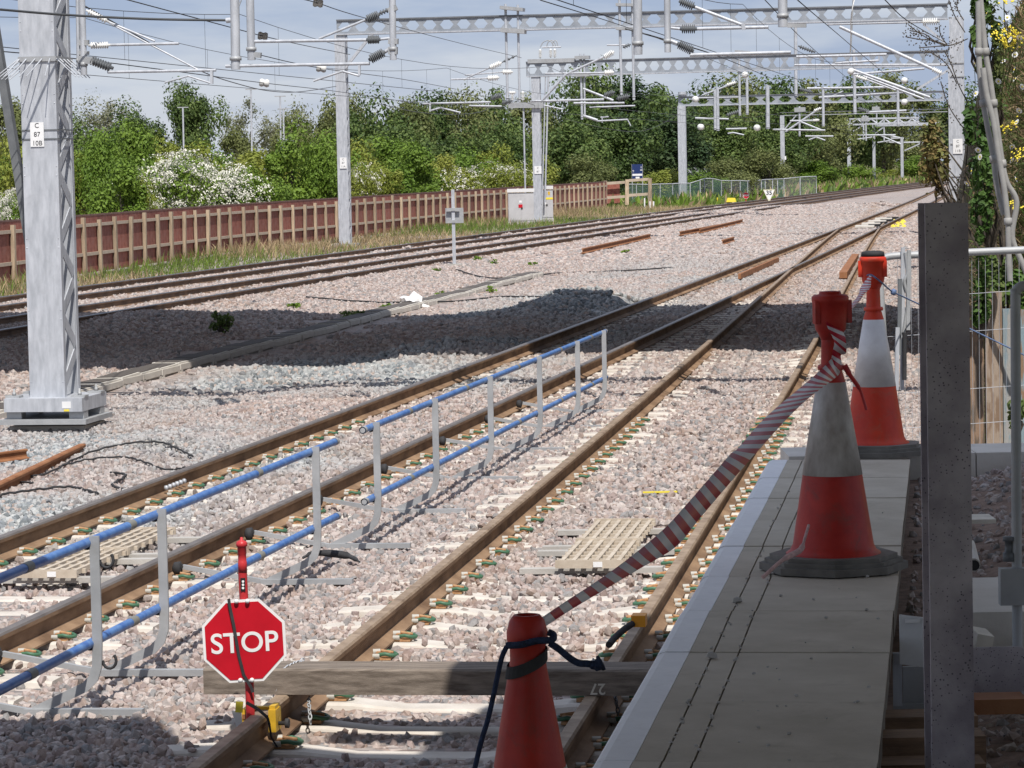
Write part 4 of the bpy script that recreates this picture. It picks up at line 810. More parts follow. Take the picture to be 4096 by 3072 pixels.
# ---- portal frames beyond
def portal(label, plate, basepx, yb, topy, w_, boomL, boomR, depth, Rx, step, lat=True, brace=True, hexes=True, wid=.42, pitch=.62, dm=.4):
    B = G(basepx, yb, -.25); p = empty('overhead_line_portal', B, label, 'portal frame')
    Pp = Vector((B.x, B.y, 0)); A = PL(boomL[0], boomL[2], Pp, TT); E = PL(boomR[0], boomR[2], Pp, TT); dep = PL(boomL[0], boomL[1], Pp, TT).z-A.z
    zt = A.z; E.z = A.z+(E.z-A.z)*.5
    if lat: lattice_mast(p, B+ZZ*.1, zt+.02, w_, dm, step, .06, .06)
    else:
        f = MB(); f.bar(B+ZZ*.1, B+ZZ*(zt-B.z+.02), w_, w_*.9, TT); f.build('mast', M['galv'], p)
    f = MB(); f.box(B+TT*dm/2+ZZ*.05, (w_*2.2, w_*2.4, .1), Matrix.Rotation(-AZ, 3, 'Z')); f.build('base_plate', M['galv_dull'], p)
    boom(p, A, E, dep, wid, hexes, pitch)
    if brace:
        q = B+ZZ*(zt-B.z); f = MB(); f.bar(q+ZZ*-1.3+RR*.1, q+RR*1.25+ZZ*.02, .1, .1, TT); f.build('knee_brace', M['galv'], p)
    Rp = PL(Rx, 400, Pp, TT); Rp.z = -.3
    if lat: lattice_mast(p, Rp+ZZ*.05, zt+.02, w_*1.25, dm, step, .06, .06)
    else: f = MB(); f.bar(Rp, Rp+ZZ*(zt+.3), w_, w_*.9, TT); f.build('mast', M['galv'], p)
    if plate: number_plate(p, PL(plate[0], plate[1], Pp-TT*.03, TT), plate[2], plate[3])
    return p, Pp, Rp
po1, P1, R1_ = portal('wide portal frame with hexagon-holed boom, its mast standing in the verge grass', (1373, 652, ['C', '87', '11A'], .1), 1378, 985, 142, .40, (1347, 79, 140), (3790, 22, 83), .55, 3828, .5)
number_plate(po1, PL(3831, 585, R1_-TT*.03, TT), ['C', '87', '11B'], .13)
f = MB()
for y in (252, 306, 575, 705, 755): zz = PL(3830, y, R1_, TT).z; f.bar(R1_-RR*.27-TT*.02+ZZ*(zz+.3), R1_+RR*.27-TT*.02+ZZ*(zz+.3), .02, .035)
f.build('mast_band', M['galv_dull'], po1)
fit_list(po1, q2, P1, [('v', 1298, 25, 1312, 640, .048), ('v', 1376, 30, 1388, 645, .045), ('v', 2018, 0, 2032, 600, .05), ('v', 2100, -10, 2110, 632, .05), ('c', 1270, 48, 1415, 62, .06, .5), ('c', 1275, 190, 1425, 200, .08, .5), ('c', 2000, 30, 2110, 32, .05, .4), ('c', 2000, 180, 2120, 182, .05, .4),
    ('i', 1195, 430, 1275, 395, .11, 6), ('t', 1050, 495, 1195, 430, .03), ('d', 1275, 395, 1370, 350, .05, 3), ('i', 1180, 495, 1260, 490, .11, 6), ('t', 955, 502, 1180, 495, .03), ('i', 1275, 455, 1345, 455, .1, 5), ('t', 1040, 475, 1275, 456, .025), ('d', 1205, 625, 1275, 600, .11, 6), ('t', 780, 655, 1205, 645, .035), ('d', 1275, 655, 1340, 635, .11, 6), ('t', 1070, 668, 1275, 672, .035), ('b', 822, 655, 822, 705, .06), ('t', 822, 700, 890, 680, .03), ('t', 890, 680, 1015, 712, .03),
    ('i', 1920, 365, 1985, 325, .12, 6), ('t', 1680, 470, 1920, 360, .04), ('t', 1680, 470, 1530, 635, .05), ('i', 1920, 460, 1985, 457, .12, 5), ('t', 1550, 465, 1920, 460, .035), ('d', 1920, 605, 1990, 580, .11, 6), ('t', 1455, 640, 1920, 628, .04), ('d', 2000, 625, 2085, 605, .11, 6), ('t', 1730, 652, 2050, 650, .04), ('t', 1660, 690, 1540, 665, .025), ('d', 2040, 300, 2090, 280, .08, 3), ('t', 1940, 285, 2060, 285, .03), ('i', 1320, 585, 1365, 585, .07, 3)])
PR = Vector((R1_.x, R1_.y, 0))
fit_list(po1, q3, PR, [('i', 1640, 120, 1745, 118, .14, 7), ('t', 1120, 135, 1640, 122, .04), ('t', 1190, 148, 1700, 380, .06), ('i', 1700, 380, 1760, 410, .11, 5), ('b', 1655, 135, 1785, 250, .08), ('b', 1790, 390, 1620, 495, .08), ('t', 950, 315, 1450, 302, .05), ('b', 1408, 300, 1408, 335, .06), ('t', 1165, 350, 1408, 335, .04), ('t', 940, 360, 1790, 358, .035), ('t', 1250, 382, 1690, 540, .05), ('t', 1320, 420, 1660, 550, .04), ('t', 1255, 412, 1660, 380, .04), ('i', 1275, 420, 1350, 445, .08, 5), ('t', 1350, 445, 1500, 500, .03), ('w', 1265, 0, 1250, 300, .03), ('d', 960, 255, 1055, 290, .08, 6)])
po2, P2, R2_ = portal('portal frame on a tall narrow lattice mast beside the grey cabinets', (2152, 680, ['C', '87'], .14), 2152, 888, 304, .42, (2105, 247, 308), (3795, 216, 260), .6, 3815, .7, brace=False)
fit_list(po2, q2, P2, [('v', 1773, 340, 1783, 755, .06), ('v', 1795, 340, 1800, 740, .05), ('c', 1740, 365, 1830, 362, .08, .5), ('c', 1745, 475, 1830, 472, .08, .5), ('c', 1740, 380, 1440, 388, .1, .2), ('i', 1518, 310, 1518, 370, .1, 6), ('i', 1584, 308, 1584, 365, .1, 6), ('i', 1610, 308, 1610, 365, .1, 6), ('t', 1530, 300, 1650, 296, .04), ('i', 1408, 575, 1408, 640, .1, 6), ('i', 1342, 580, 1342, 640, .1, 6), ('c', 1320, 665, 1540, 665, .14, .3), ('t', 1412, 650, 1425, 1260, .045), ('t', 1552, 480, 1530, 1290, .035), ('t', 1570, 480, 1548, 1280, .045), ('t', 1790, 560, 1980, 635, .06), ('t', 1830, 678, 2118, 668, .04), ('t', 1790, 730, 1880, 760, .07), ('t', 1880, 765, 2070, 755, .04), ('b', 1910, 740, 1910, 775, .05), ('t', 1900, 742, 1950, 738, .04), ('t', 2070, 755, 2090, 795, .03)])
f = MB()
for s_ in (0, 1, 2): f.tube(wavy([PL(*q2(1518+s_*40, 300), P2, TT), PL(*q2(1540+s_*30, 265), P2, TT), PL(*q2(1580+s_*20, 258), P2, TT), PL(*q2(1612+s_*10, 300), P2, TT)], 5), .025, 5)
f.build('jumper_wire', M['galv_dull'], po2)
po3, P3_, R3_ = portal('portal frame with deep hexagon-holed boom on a tapered grey mast by the wire fence', (2734, 650, ['C', '87'], .16), 2733, 812, 425, .55, (2713, 386, 425), (3777, 366, 404), .7, 3840, .8, lat=False, brace=False, pitch=1.15, wid=.5)
fit_list(po3, q3, P3_, [('v', 318, 510, 318, 535, .3), ('v', 512, 485, 515, 725, .12), ('v', 498, 500, 500, 720, .1), ('v', 790, 472, 792, 715, .14), ('v', 632, 300, 637, 640, .09), ('v', 676, 420, 678, 635, .1), ('v', 1098, 495, 1100, 700, .1), ('v', 945, 120, 948, 530, .12), ('v', 1268, 275, 1275, 630, .12), ('v', 1512, 470, 1515, 700, .1), ('c', 610, 290, 690, 295, .15, .5), ('c', 610, 380, 690, 382, .15, .5), ('t', 430, 527, 620, 455, .06), ('i', 560, 472, 620, 455, .14, 5), ('t', 385, 543, 640, 538, .06), ('t', 390, 655, 575, 660, .07), ('d', 560, 640, 640, 615, .16, 6), ('t', 560, 715, 675, 712, .06), ('t', 570, 740, 600, 735, .05), ('t', 600, 735, 660, 748, .05), ('d', 965, 492, 1040, 512, .16, 6), ('t', 1010, 490, 1520, 482, .08), ('t', 1075, 540, 1540, 512, .07), ('t', 1120, 545, 1210, 505, .05), ('d', 1290, 600, 1360, 620, .16, 6), ('t', 1340, 622, 1560, 612, .07), ('t', 915, 670, 1040, 668, .06), ('i', 1040, 668, 1078, 665, .12, 4), ('t', 890, 730, 1080, 600, .07), ('i', 1045, 615, 1090, 598, .12, 4), ('t', 975, 675, 1085, 720, .06), ('t', 825, 718, 1110, 722, .06)])
po4, P4, R4_ = portal('slim portal frame on a thin pale mast beyond the wire fence', (3133, 632, ['C'], .2), 3133, 774, 462, .36, (3120, 450, 463), (3795, 434, 447), .35, 3850, .8, lat=False, hexes=False, wid=.3)
fit_list(po4, q3, P4, [('v', 967, 590, 968, 755, .09), ('c', 940, 610, 1000, 606, .2, .4), ('t', 1000, 755, 1155, 755, .07), ('t', 1020, 775, 1060, 760, .06), ('t', 1060, 760, 1110, 778, .06), ('t', 820, 718, 890, 716, .06)])
def simple_mast(label, x0, x1, y0, y1, items):
    B = G((x0+x1)/2, y1, -.25); m_ = empty('overhead_line_mast', B, label, 'mast', 'far overhead line masts'); T_ = PL((x0+x1)/2, y0, B, TT); w_ = (x1-x0)/CF*B.y
    f = MB(); f.bar(B, Vector((B.x, B.y, T_.z)), w_, w_, TT); f.build('mast', M['galv'], m_); f = MB(); f.box(B+ZZ*.1, (w_*1.8, w_*1.8, .2)); f.build('base', M['galv_dull'], m_); fit_list(m_, q3, B, items); return m_, B
simple_mast('far mast carrying a short triangular truss arm', 3391, 3405, 473, 736, [('b', 1250, 660, 1630, 652, .2), ('b', 1250, 692, 1628, 675, .2), ('b', 1610, 650, 1630, 676, .15)]+[('t', 1250+i*38, 660 if i % 2 else 690, 1288+i*38, 688 if i % 2 else 658, .1) for i in range(10)]+[('b', 1250, 735, 1330, 690, .15), ('t', 1210, 750, 1500, 748, .09), ('v', 1335, 640, 1337, 780, .1), ('v', 1322, 640, 1323, 775, .1), ('t', 1270, 775, 1370, 760, .08), ('c', 1310, 660, 1350, 658, .3, .4)])
simple_mast('far mast joined by a flat beam above the line', 3492, 3503, 498, 733, [('b', 1385, 693, 1740, 686, .35), ('b', 1385, 740, 1440, 700, .15), ('v', 1435, 640, 1437, 785, .1), ('v', 1395, 585, 1395, 690, .1), ('t', 1400, 745, 1530, 800, .09), ('c', 1370, 605, 1415, 605, .3, .3), ('t', 1400, 790, 1470, 780, .08)])
simple_mast('far mast with a dark sleeve and a single raked arm', 3604, 3615, 548, 729, [('t', 1430, 745, 1545, 768, .1), ('t', 1440, 768, 1540, 766, .1), ('t', 1400, 788, 1530, 790, .09), ('t', 1545, 790, 1700, 788, .09), ('b', 1550, 835, 1660, 785, .15)])
f = MB(); B = G(3609, 729, -.25)
simple_mast('farthest slim mast with a cross arm near the bank', 3700, 3706, 563, 716, [('t', 1540, 785, 1760, 782, .1), ('t', 1570, 840, 1660, 795, .1), ('t', 1680, 745, 1780, 738, .1)])
# ================================================================== wires
def add_wire(mb, pts, r, n=6, sub=8): mb.tube(wavy(pts, sub), r, 4)
SUP = [35.5, 70., 110., 153., 221., 279., 345.]
def catenary(c, off, label, y0):
    mb = MB(); Z = 4.78; dp = MB(); first = None
    ys_ = [y for y in SUP if y >= y0]
    mb.tube([(c(Y)+off, Y, Z) for Y in np.linspace(ys_[0], 340, 40)], .0075, 4)
    for a, b in zip(ys_[:-1], ys_[1:]):
        for k in range(12):
            t0, t1 = k/12, (k+1)/12; zz = lambda t: 6.05-.75*4*t*(1-t)*min(1, (b-a)/60); Y0, Y1 = a+(b-a)*t0, a+(b-a)*t1
            mb.tube([(c(Y0)+off, Y0, zz(t0)), (c(Y1)+off, Y1, zz(t1))], .007, 4, caps=False)
            if k % 2 == 1: mb.tube([(c(Y0)+off, Y0, Z), (c(Y0)+off, Y0, zz(t0))], .004, 3, caps=False)
    return tag(mb.build('overhead_wire', M['wire']), label, 'overhead wire')
catenary(F1c, 0., 'contact wire with looped catenary and droppers over the fence side track', 35)
catenary(F2c, .15, 'contact wire with looped catenary and droppers over the trough side track', 35)
catenary(T2c, .1, 'contact wire with looped catenary and droppers over the middle track', 35)
WL = [('thick feeder cable anchored to the short grey drop tubes', .022, [(-40, 36, 33), (0, 38, 33.5), (270, 60, 34.5), (600, 76, 35.), (905, 81, 35.2)]),
      ('long sloping wire with a white bead below the big mast boom', .012, [(420, -25, 36), (962, 120, 50), (1051, 144, 53), (1210, 180, 60), (1400, 218, 70)]),
      ('sloping wire crossing the wide portal boom with a white bead', .012, [(1190, -8, 45), (1273, 13, 48), (1453, 70, 58), (1833, 171, 85), (2086, 231, 110)]),
      ('sloping wire below the holed boom with a white bead', .012, [(1044, 221, 52), (1285, 273, 60), (1605, 316, 80), (1826, 357, 100)]),
      ('low sloping wire with a white bead above the hedge', .012, [(0, 205, 42), (270, 231, 46), (700, 285, 52), (1057, 332, 62), (1400, 373, 80), (1830, 440, 105)]),
      ('deep sagging feeder wire above the tall trees', .016, [(340, 25, 35.5), (500, 115, 40), (790, 278, 55), (950, 335, 65), (1080, 364, 75), (1200, 367, 85), (1345, 345, 100)]),
      ('slack earth wire looping low between the portals', .02, [(1500, 412, 112), (1700, 452, 125), (1900, 452, 140), (2080, 405, 153), (2300, 486, 170), (2560, 525, 190), (2720, 455, 218)]),
      ('dark wire slanting down across the portal booms towards the bank', .012, [(2160, 0, 40), (2480, 100, 60), (2700, 180, 80), (2990, 300, 110)]),
      ('black wire slanting from above the short tube to the far arms', .014, [(2500, 115, 35), (2680, 165, 37), (2900, 235, 60), (3100, 320, 100)]),
      ('dark wire descending past the right hand mast', .014, [(3190, 0, 35), (3320, 110, 55), (3560, 310, 90), (3700, 395, 107)]),
      ('thin dark wire descending beside the grey drop tube', .012, [(3060, 0, 36), (3230, 175, 60), (3400, 320, 85), (3560, 430, 110)]),
      ('pale hose hanging from the boom to the portal below', .03, [(3420, -10, 107), (3405, 60, 107), (3403, 150, 109), (3400, 215, 110)]),
      ('dark wire rising over the bank from the far masts', .014, [(3540, 0, 36), (3640, 90, 50), (3790, 175, 70)])]
for lab, r, pts in WL:
    mb = MB(); add_wire(mb, [D(*p) for p in pts], r*.62, sub=8); tag(mb.build('overhead_wire', M['wire'] if 'hose' not in lab else M['insul_w']), lab, 'overhead wire')
BEADS = [((1272, 13, 48), 'near the top of the wide portal'), ((1051, 144, 53), 'right of the twin drop tubes'), ((1285, 273, 60), 'level with the wide portal brace'), ((1057, 332, 62), 'just above the far tree tops'), ((2980, 299, 110), 'above the deep holed boom'), ((3618, 322, 107), 'beside the right hand mast'), ((3618, 408, 107), 'hanging below the beam by the right hand mast'), ((2803, 508, 222), 'below the boom next to the tapered mast'), ((3028, 511, 222), 'low on the wire by the short drop tube'), ((2782, 397, 221), 'at the end of the deep boom'), ((3403, 286, 108), 'at the foot of the pale hose')]
for (x, y, Y), lab in BEADS:
    c = D(x, y, Y); R_ = 17/CF*Y*(.75 if Y > 100 else 1); mb = MB(); mb.lathe([(.0, -R_*1.2), (R_*.8, -R_*1.1), (R_, -R_*.6), (R_*.75, 0), (R_, R_*.6), (R_*.8, R_*1.1), (0, R_*1.2)], c, (1, .2, -.15) if Y < 100 else (.3, 1, 0), 14); tag(mb.build('wire_bead', M['insul_w']), 'round white insulator bead '+lab, 'insulator', 'white insulator beads on the wires')
# ================================================================== cable trough
tr = empty('cable_trough', (TR_A[0], TR_A[1], -.4), 'pale concrete cable trough with grey lids running between the tracks', 'cable trough')
dirt = Vector((TR_B[0]-TR_A[0], TR_B[1]-TR_A[1], 0)).normalized(); rt = Vector((dirt.y, -dirt.x, 0)); o0 = Vector((TR_A[0], TR_A[1], -.25))
lid = MB(); lid.box((0, 0, .0), (.40, .965, .03)); lid.box((0, 0, .019), (.325, .90, .01), None, 1); LIDM = lid.mesh('lid', [M['conc_pale'], mat('dark_lid_grit', (.10, .088, .08), .9, var=.2, scale=40)])
unit = MB()
for s_ in (-1, 1): unit.box((s_*.2, 0, -.05), (.05, .97, .08)); unit.box((s_*.2, .42, -.15), (.05, .1, .14)); unit.box((s_*.2, -.42, -.15), (.05, .1, .14)); unit.box((s_*.185, 0, -.15), (.02, .9, .14), None, 1)
UNM = unit.mesh('trough_unit', [M['conc_pale'], M['conc_grey']])
for k in range(-12, 41):
    c = o0+dirt*k; c.z = -.205+.008*math.sin(k*1.7)+.012*math.sin(k*.4)
    for nm, me in (('trough_unit', UNM), ('lid', LIDM)):
        o = link(nm, me, tr); o.location = c-tr.location; o.rotation_euler = (random.gauss(0, .006), random.gauss(0, .01), -math.atan2(dirt.x, dirt.y)+random.gauss(0, .01))
# ================================================================== brown fence with timber posts
FP = [Vector((-14.8, 62, 0)), Vector((-12.98, 79.4, 0)), Vector((-9.79, 107.5, 0)), Vector((-.45, 163, 0)), Vector((6.44, 203.2, 0))]
FPt = [899, 0]
fd = [0]
for a, b in zip(FP[:-1], FP[1:]): fd.append(fd[-1]+(b-a).length)
def fence_at(s_):
    i = max(j for j in range(len(fd)) if fd[j] <= s_+1e-6); i = min(i, len(FP)-2); return FP[i].lerp(FP[i+1], (s_-fd[i])/(fd[i+1]-fd[i]))
fen = empty('board_fence', (FP[2].x, FP[2].y, -.4), 'long dark red-brown board fence with pale timber posts beside the tracks', 'fence')
pm = MB(); pm.box((0, 0, .85), (.15, .1, 1.70)); PSM = pm.mesh('post', M['post']); s_ = 0; k = 0; BAY = 1.85
pnl = MB(); pnl.box((0, BAY/2, .98), (.03, BAY-.012, 1.62)); pnl.box((0, BAY/2, 1.80), (.05, BAY-.012, .05), None, 1); PNM = pnl.mesh('panel', [M['panel'], M['panel_top']])
rlm = MB(); rlm.box((0, BAY/2, 0), (.06, BAY, .09)); RLM = rlm.mesh('fence_rail', M['rail_t'])
while s_+BAY < fd[-1]:
    a = fence_at(s_); b = fence_at(s_+BAY); d = (b-a).normalized(); n_ = Vector((d.y, -d.x, 0)); rz = -math.atan2(d.x, d.y); gz_ = -.40+s_*.0006
    for nm, me, p, zz in (('post', PSM, a+n_*.1, gz_+random.uniform(-.02, .03)), ('panel', PNM, a, gz_), ('fence_rail', RLM, a+n_*.045, gz_+1.52), ('fence_rail', RLM, a+n_*.045, gz_+.70)):
        o = link(nm, me, fen); o.location = Vector((p.x, p.y, zz))-fen.location; o.rotation_euler = (0, random.gauss(0, .008) if nm == 'post' else 0, rz)
        if nm == 'post': o.rotation_euler = (random.gauss(0, .012), random.gauss(0, .018), rz+math.pi/2+random.gauss(0, .05)); o.scale = (random.uniform(.85, 1.15), 1, random.uniform(.97, 1.04))
    s_ += BAY; k += 1
# ================================================================== cabinets, posts, signs
def cabinet(x0, x1, yt, yb, Y, label, extra):
    B = D((x0+x1)/2, yb, Y); w_ = (x1-x0)/CF*Y; h = (yb-yt)/CF*Y; c = empty('equipment_cabinet', (B.x, B.y, B.z), label, 'cabinet')
    f = MB(); f.box(B+Vector((0, .5, h/2-.05)), (w_*.97, 1.0, h-.1)); f.build('body', M['cab'], c)
    f = MB(); f.box(B+Vector((0, .5, h+.02)), (w_*1.04, 1.1, .16)); f.build('roof', mat('pale_cabinet_roof', (.68, .68, .68), .5), c)
    f = MB(); f.box(B+Vector((0, .5, -.06)), (w_*1.05, 1.06, .16)); f.build('plinth', M['conc_grey'], c)
    for dx in (-.25, .25): f = MB(); f.box(B+Vector((dx*w_*.93, -.012, h*.47)), (w_*.455, .02, h*.82)); f.build('door', M['cab'], c)
    f = MB(); f.box(B+Vector((w_*.03, -.03, h*.45)), (.08, .03, .08)); f.build('door_handle', M['black'], c)
    for (u, v, ww, hh, m) in extra: f = MB(); f.box(B+Vector((u*w_, -.026, v*h)), (ww, .012, hh)); f.build('label_plate', m, c)
    return c
cabinet(2033, 2138, 764, 890, 152, 'wide grey equipment cabinet with a red warning plate', [(-.02, .52, .2, .16, M['red']), (-.02, .66, .12, .1, M['white'])])
cabinet(2160, 2214, 752, 876, 158, 'narrow grey equipment cabinet with a yellow stripe', [(.22, .66, .36, .1, M['yellow_b']), (.2, .83, .1, .16, M['yellow']), (-.1, .5, .12, .12, M['white'])])
sp_ = G(1818, 1080, -.28); spo = empty('signpost', sp_, 'slim grey post with small square plates on a stacked base', 'signpost')
f = MB(); f.box(sp_+Vector((0, 0, 1.0)), (.09, .09, 2.0)); f.build('post', M['galv'], spo)
tz = D(1800, 838, sp_.y).z
for z in (-.0, .33): f = MB(); f.box((sp_.x-.0, sp_.y-.05, tz-z), (.36, .06, .08)); f.build('bracket', M['galv_dull'], spo)
f = MB(); f.box((sp_.x+.03, sp_.y+.06, tz-.17), (.50, .03, .42)); f.build('plate', M['galv_dull'], spo)
f = MB(); f.box((sp_.x, sp_.y, 1.7), (.088, .088, D(1800, 765, sp_.y).z-1.7+1.7 if False else .5)); f.build('post_top', M['galv'], spo)
for k in range(3): f = MB(); f.box((sp_.x, sp_.y, sp_.z+.03+.06*k), (.46-.03*k, .46-.03*k, .05)); f.build('base_block', M['conc_grey' if k else 'galv_dark'], spo)
# speed sign
ss = D(3076, 812, 216); sgn = empty('speed_sign', (ss.x, ss.y, -.2), 'white triangular speed sign reading 35 beside the rails', 'sign'); w_ = 48/CF*216/2; h_ = 46/CF*216
top = D(3076, 758, 216)
f = MB(); f.prism([(-w_, 0), (w_, 0), (.06, -h_), (-.06, -h_)], top, (1, 0, 0), (0, 0, 1), (0, .04, 0)); f.build('face', mat('yellowed_border', (.62, .60, .42), .6), sgn)
f = MB(); f.prism([(-w_*.86, -.06), (w_*.86, -.06), (.05, -h_*.88), (-.05, -h_*.88)], top+Vector((0, -.006, 0)), (1, 0, 0), (0, 0, 1), (0, .004, 0)); f.build('inner_face', M['white'], sgn); put_text('35', .42, top+Vector((0, -.014, -.24)), (1, 0, 0), (0, 0, 1), M['black'], sgn, .008)
f = MB(); f.tube([(top.x, 216.05, -.3), (top.x, 216.05, top.z-.3)], .03, 6); f.build('post', M['galv_dull'], sgn)
s2 = D(2984, 782, 226); s2g = empty('stop_sign', (s2.x, s2.y, -.25), 'small distant STOP sign on a short post across the tracks', 'sign'); R_ = 12.5/CF*226
f = MB(); f.prism(octa(R_), s2, (1, 0, 0), (0, 0, 1), (0, .02, 0)); f.build('white_border', M['white'], s2g); f = MB(); f.prism(octa(R_*.92), s2+Vector((0, -.005, 0)), (1, 0, 0), (0, 0, 1), (0, .004, 0)); f.build('sign_face', M['red'], s2g); put_text('STOP', R_*.75, s2+Vector((0, -.012, 0)), (1, 0, 0), (0, 0, 1), M['white'], s2g, .006)
f = MB(); f.tube([(s2.x, s2.y+.05, -.3), (s2.x, s2.y+.05, s2.z+R_*1.35)], .03, 6); f.build('post', M['redpost'], s2g)
# blue notice board beyond the fence
nb_ = D(2549, 688, 212); nbd = empty('notice_board', (nb_.x, nb_.y, -.4), 'dark blue notice board with white panels standing behind the fence', 'notice board'); bw, bh = 41/CF*212, 62/CF*212
f = MB(); f.box(nb_, (bw, .06, bh)); f.build('board', mat('navy_board', (.012, .03, .12), .5), nbd)
for u, v, a, b in ((0, -.18, .96, .13), (.02, -.36, .38, .11), (-.4, .1, .15, .03), (.38, .12, .2, .05), (.38, .3, .04, .14), (-.38, .02, .1, .03)): f = MB(); f.box(nb_+Vector((u*bw, -.04, v*bh)), (a*bw, .02, b*bh)); f.build('white_panel', M['white'], nbd)
for u in (-.5, .5): f = MB(); f.tube([nb_+Vector((u*bw, .06, -bh/2-1.3)), nb_+Vector((u*bw, .06, bh/2))], .04, 6); f.build('leg', M['galv_dull'], nbd)
# timber gate frame and gap panel
def g4(x, y): return 2380+x/6.9125, 600+y/6.9125
gt = D(*g4(880, 1500), 205); gfr = empty('timber_gate', gt, 'open timber post and rail frame at the end of the brown fence', 'fence')
for x, y0, y1 in ((885, 815, 1520), (1520, 780, 1640), (285, 850, 1480)): f = MB(); f.bar(D(*g4(x, y1), 205), D(*g4(x, y0), 205), .24, .2, (0, 1, 0)); f.build('post', M['post'], gfr)
for x0, y0, x1, y1 in ((930, 845, 1490, 805), (930, 1255, 1480, 1215), (310, 925, 840, 890), (310, 1320, 840, 1285)): f = MB(); f.bar(D(*g4(x0, y0), 205.1), D(*g4(x1, y1), 205.1), .12, .18); f.build('cross_rail', M['rail_t'], gfr)
f = MB(); a = D(*g4(300, 1490), 205.5); b = D(*g4(680, 900), 205.5); f.box(((a.x+b.x)/2, 205.5, (a.z+b.z)/2), (b.x-a.x, .04, b.z-a.z)); f.build('board_panel', M['panel'], gfr)
for i, x in enumerate((1370, 1520, 1620)):
    mk = D(*g4(x, 1640), 202); f = MB(); f.tube([mk, D(*g4(x, 1330 if i == 0 else 1420), 202)], .05, 6); tag(f.build('marker_stake', M['white']), ['tall white marker stake by the timber frame', 'short white marker stake at the foot of the timber post', 'short white marker stake beside the wire fence'][i], 'stake')
# wire site fence with green netting
net = bpy.data.materials.new('green_netting'); net.use_nodes = True; t = net.node_tree; b = t.nodes['Principled BSDF']; b.inputs['Base Color'].default_value = (.10, .20, .16, 1); tn = N(t, 'ShaderNodeBsdfTransparent'); ms = N(t, 'ShaderNodeMixShader', inp={0: .45}); LK(t, tn.outputs[0], ms.inputs[1]); LK(t, b.outputs[0], ms.inputs[2]); LK(t, ms.outputs[0], t.nodes['Material Output'].inputs[0])
net2 = net.copy(); net2.name = 'wire_mesh_grey'; net2.node_tree.nodes['Principled BSDF'].inputs['Base Color'].default_value = (.34, .36, .36, 1); net2.node_tree.nodes['Mix Shader'].inputs[0].default_value = .22
wf = empty('site_fence', D(2700, 800, 222), 'temporary wire fence of thin tube panels with torn green netting', 'fence')
tops = [(2505, 737), (2545, 737), (2600, 738), (2640, 736), (2690, 735), (2720, 733), (2760, 733), (2800, 720), (2818, 714), (2850, 714), (2885, 722), (2925, 723), (2960, 722), (2990, 724), (3020, 722), (3045, 720), (3060, 718), (3090, 717), (3110, 716), (3135, 715), (3200, 708), (3265, 705)]
for i in range(len(tops)-1):
    Y0 = 208+i*2.3; Y1 = Y0+2.3; a = D(*tops[i], Y0); b = D(*tops[i+1], Y1); za = -.35
    f = MB(); f.tube([(a.x, a.y, za), a, b, (b.x, b.y, za)], .035, 5); pn_ = f.build('panel_frame', M['galv'], wf)
    f = MB(); f.add([(a.x, a.y, za), (b.x, b.y, za), b-ZZ*.04, a-ZZ*.04], [(0, 1, 2, 3)]); f.build('netting', net if i < 7 or i % 3 == 0 else net2, pn_)
for i, (x, y) in enumerate(((2660, 818), (2815, 808), (2838, 806), (2870, 806), (2880, 800), (2925, 808))):
    c = G(x, y, -.2); f = MB(); f.prism([(-.35, 0), (.35, 0), (.28, .28), (-.25, .3)], c, (1, 0, 0), (0, 0, 1), (0, .3, 0)); tag(f.build('fence_foot_block', M['yellow_b']), 'yellow block at the foot of the wire fence', 'block', 'yellow fence foot blocks')
# ================================================================== scrap rails, bag, cables, odds and ends
def scrap(x0, y0, x1, y1, label, z=-.12, w_=1., grp='scrap rails', zt=-.03):
    a, b = G(x0, y0, z), G(x1, y1, z); mb = MB(); sweep([(a.x, a.y, zt), (b.x, b.y, zt)], RAILP, mb, 0, scale=w_); tag(mb.build('scrap_rail', M['rust_red']), label, 'scrap rail', grp)
scrap(2330, 1005, 2600, 945, 'long rusty rail lying loose on the pink ballast'); scrap(2720, 935, 2880, 905, 'rusty rail length lying beside another in a pair'); scrap(2800, 925, 2970, 885, 'rusty rail length with its end cocked up in a pair'); scrap(2890, 970, 2935, 957, 'very short rusty rail offcut on the ballast')
scrap(-60, 1985, 330, 1798, 'old rusty rail half buried in front of the large mast', -.18, 1.0, zt=-.12); scrap(-40, 1835, 105, 1815, 'short rusty bar lying below the mast base', -.2, .6, zt=-.15)
mb = MB(); sweep([(G(2945, 1090, 0).x, G(2945, 1090, 0).y, 0), (G(3100, 1025, 0).x, G(3100, 1025, 0).y, 0)], [(.04, -.15), (.11, -.15), (.11, -.03), (.04, -.03)], mb, 0); tag(mb.build('check_rail_block', M['rust_red']), 'rusty plated rail joint on the middle track by the crossing', 'rail joint')
mb = MB(); a, b = G(3385, 1085, 0), G(3432, 1012, 0); sweep([(a.x, a.y, 0), (b.x, b.y, 0)], [(-.16, -.16), (.02, -.16), (.02, -.02), (-.16, -.02)], mb, 0); tag(mb.build('check_rail', M['rust_red']), 'short rusty check rail inside the turnout track', 'check rail')
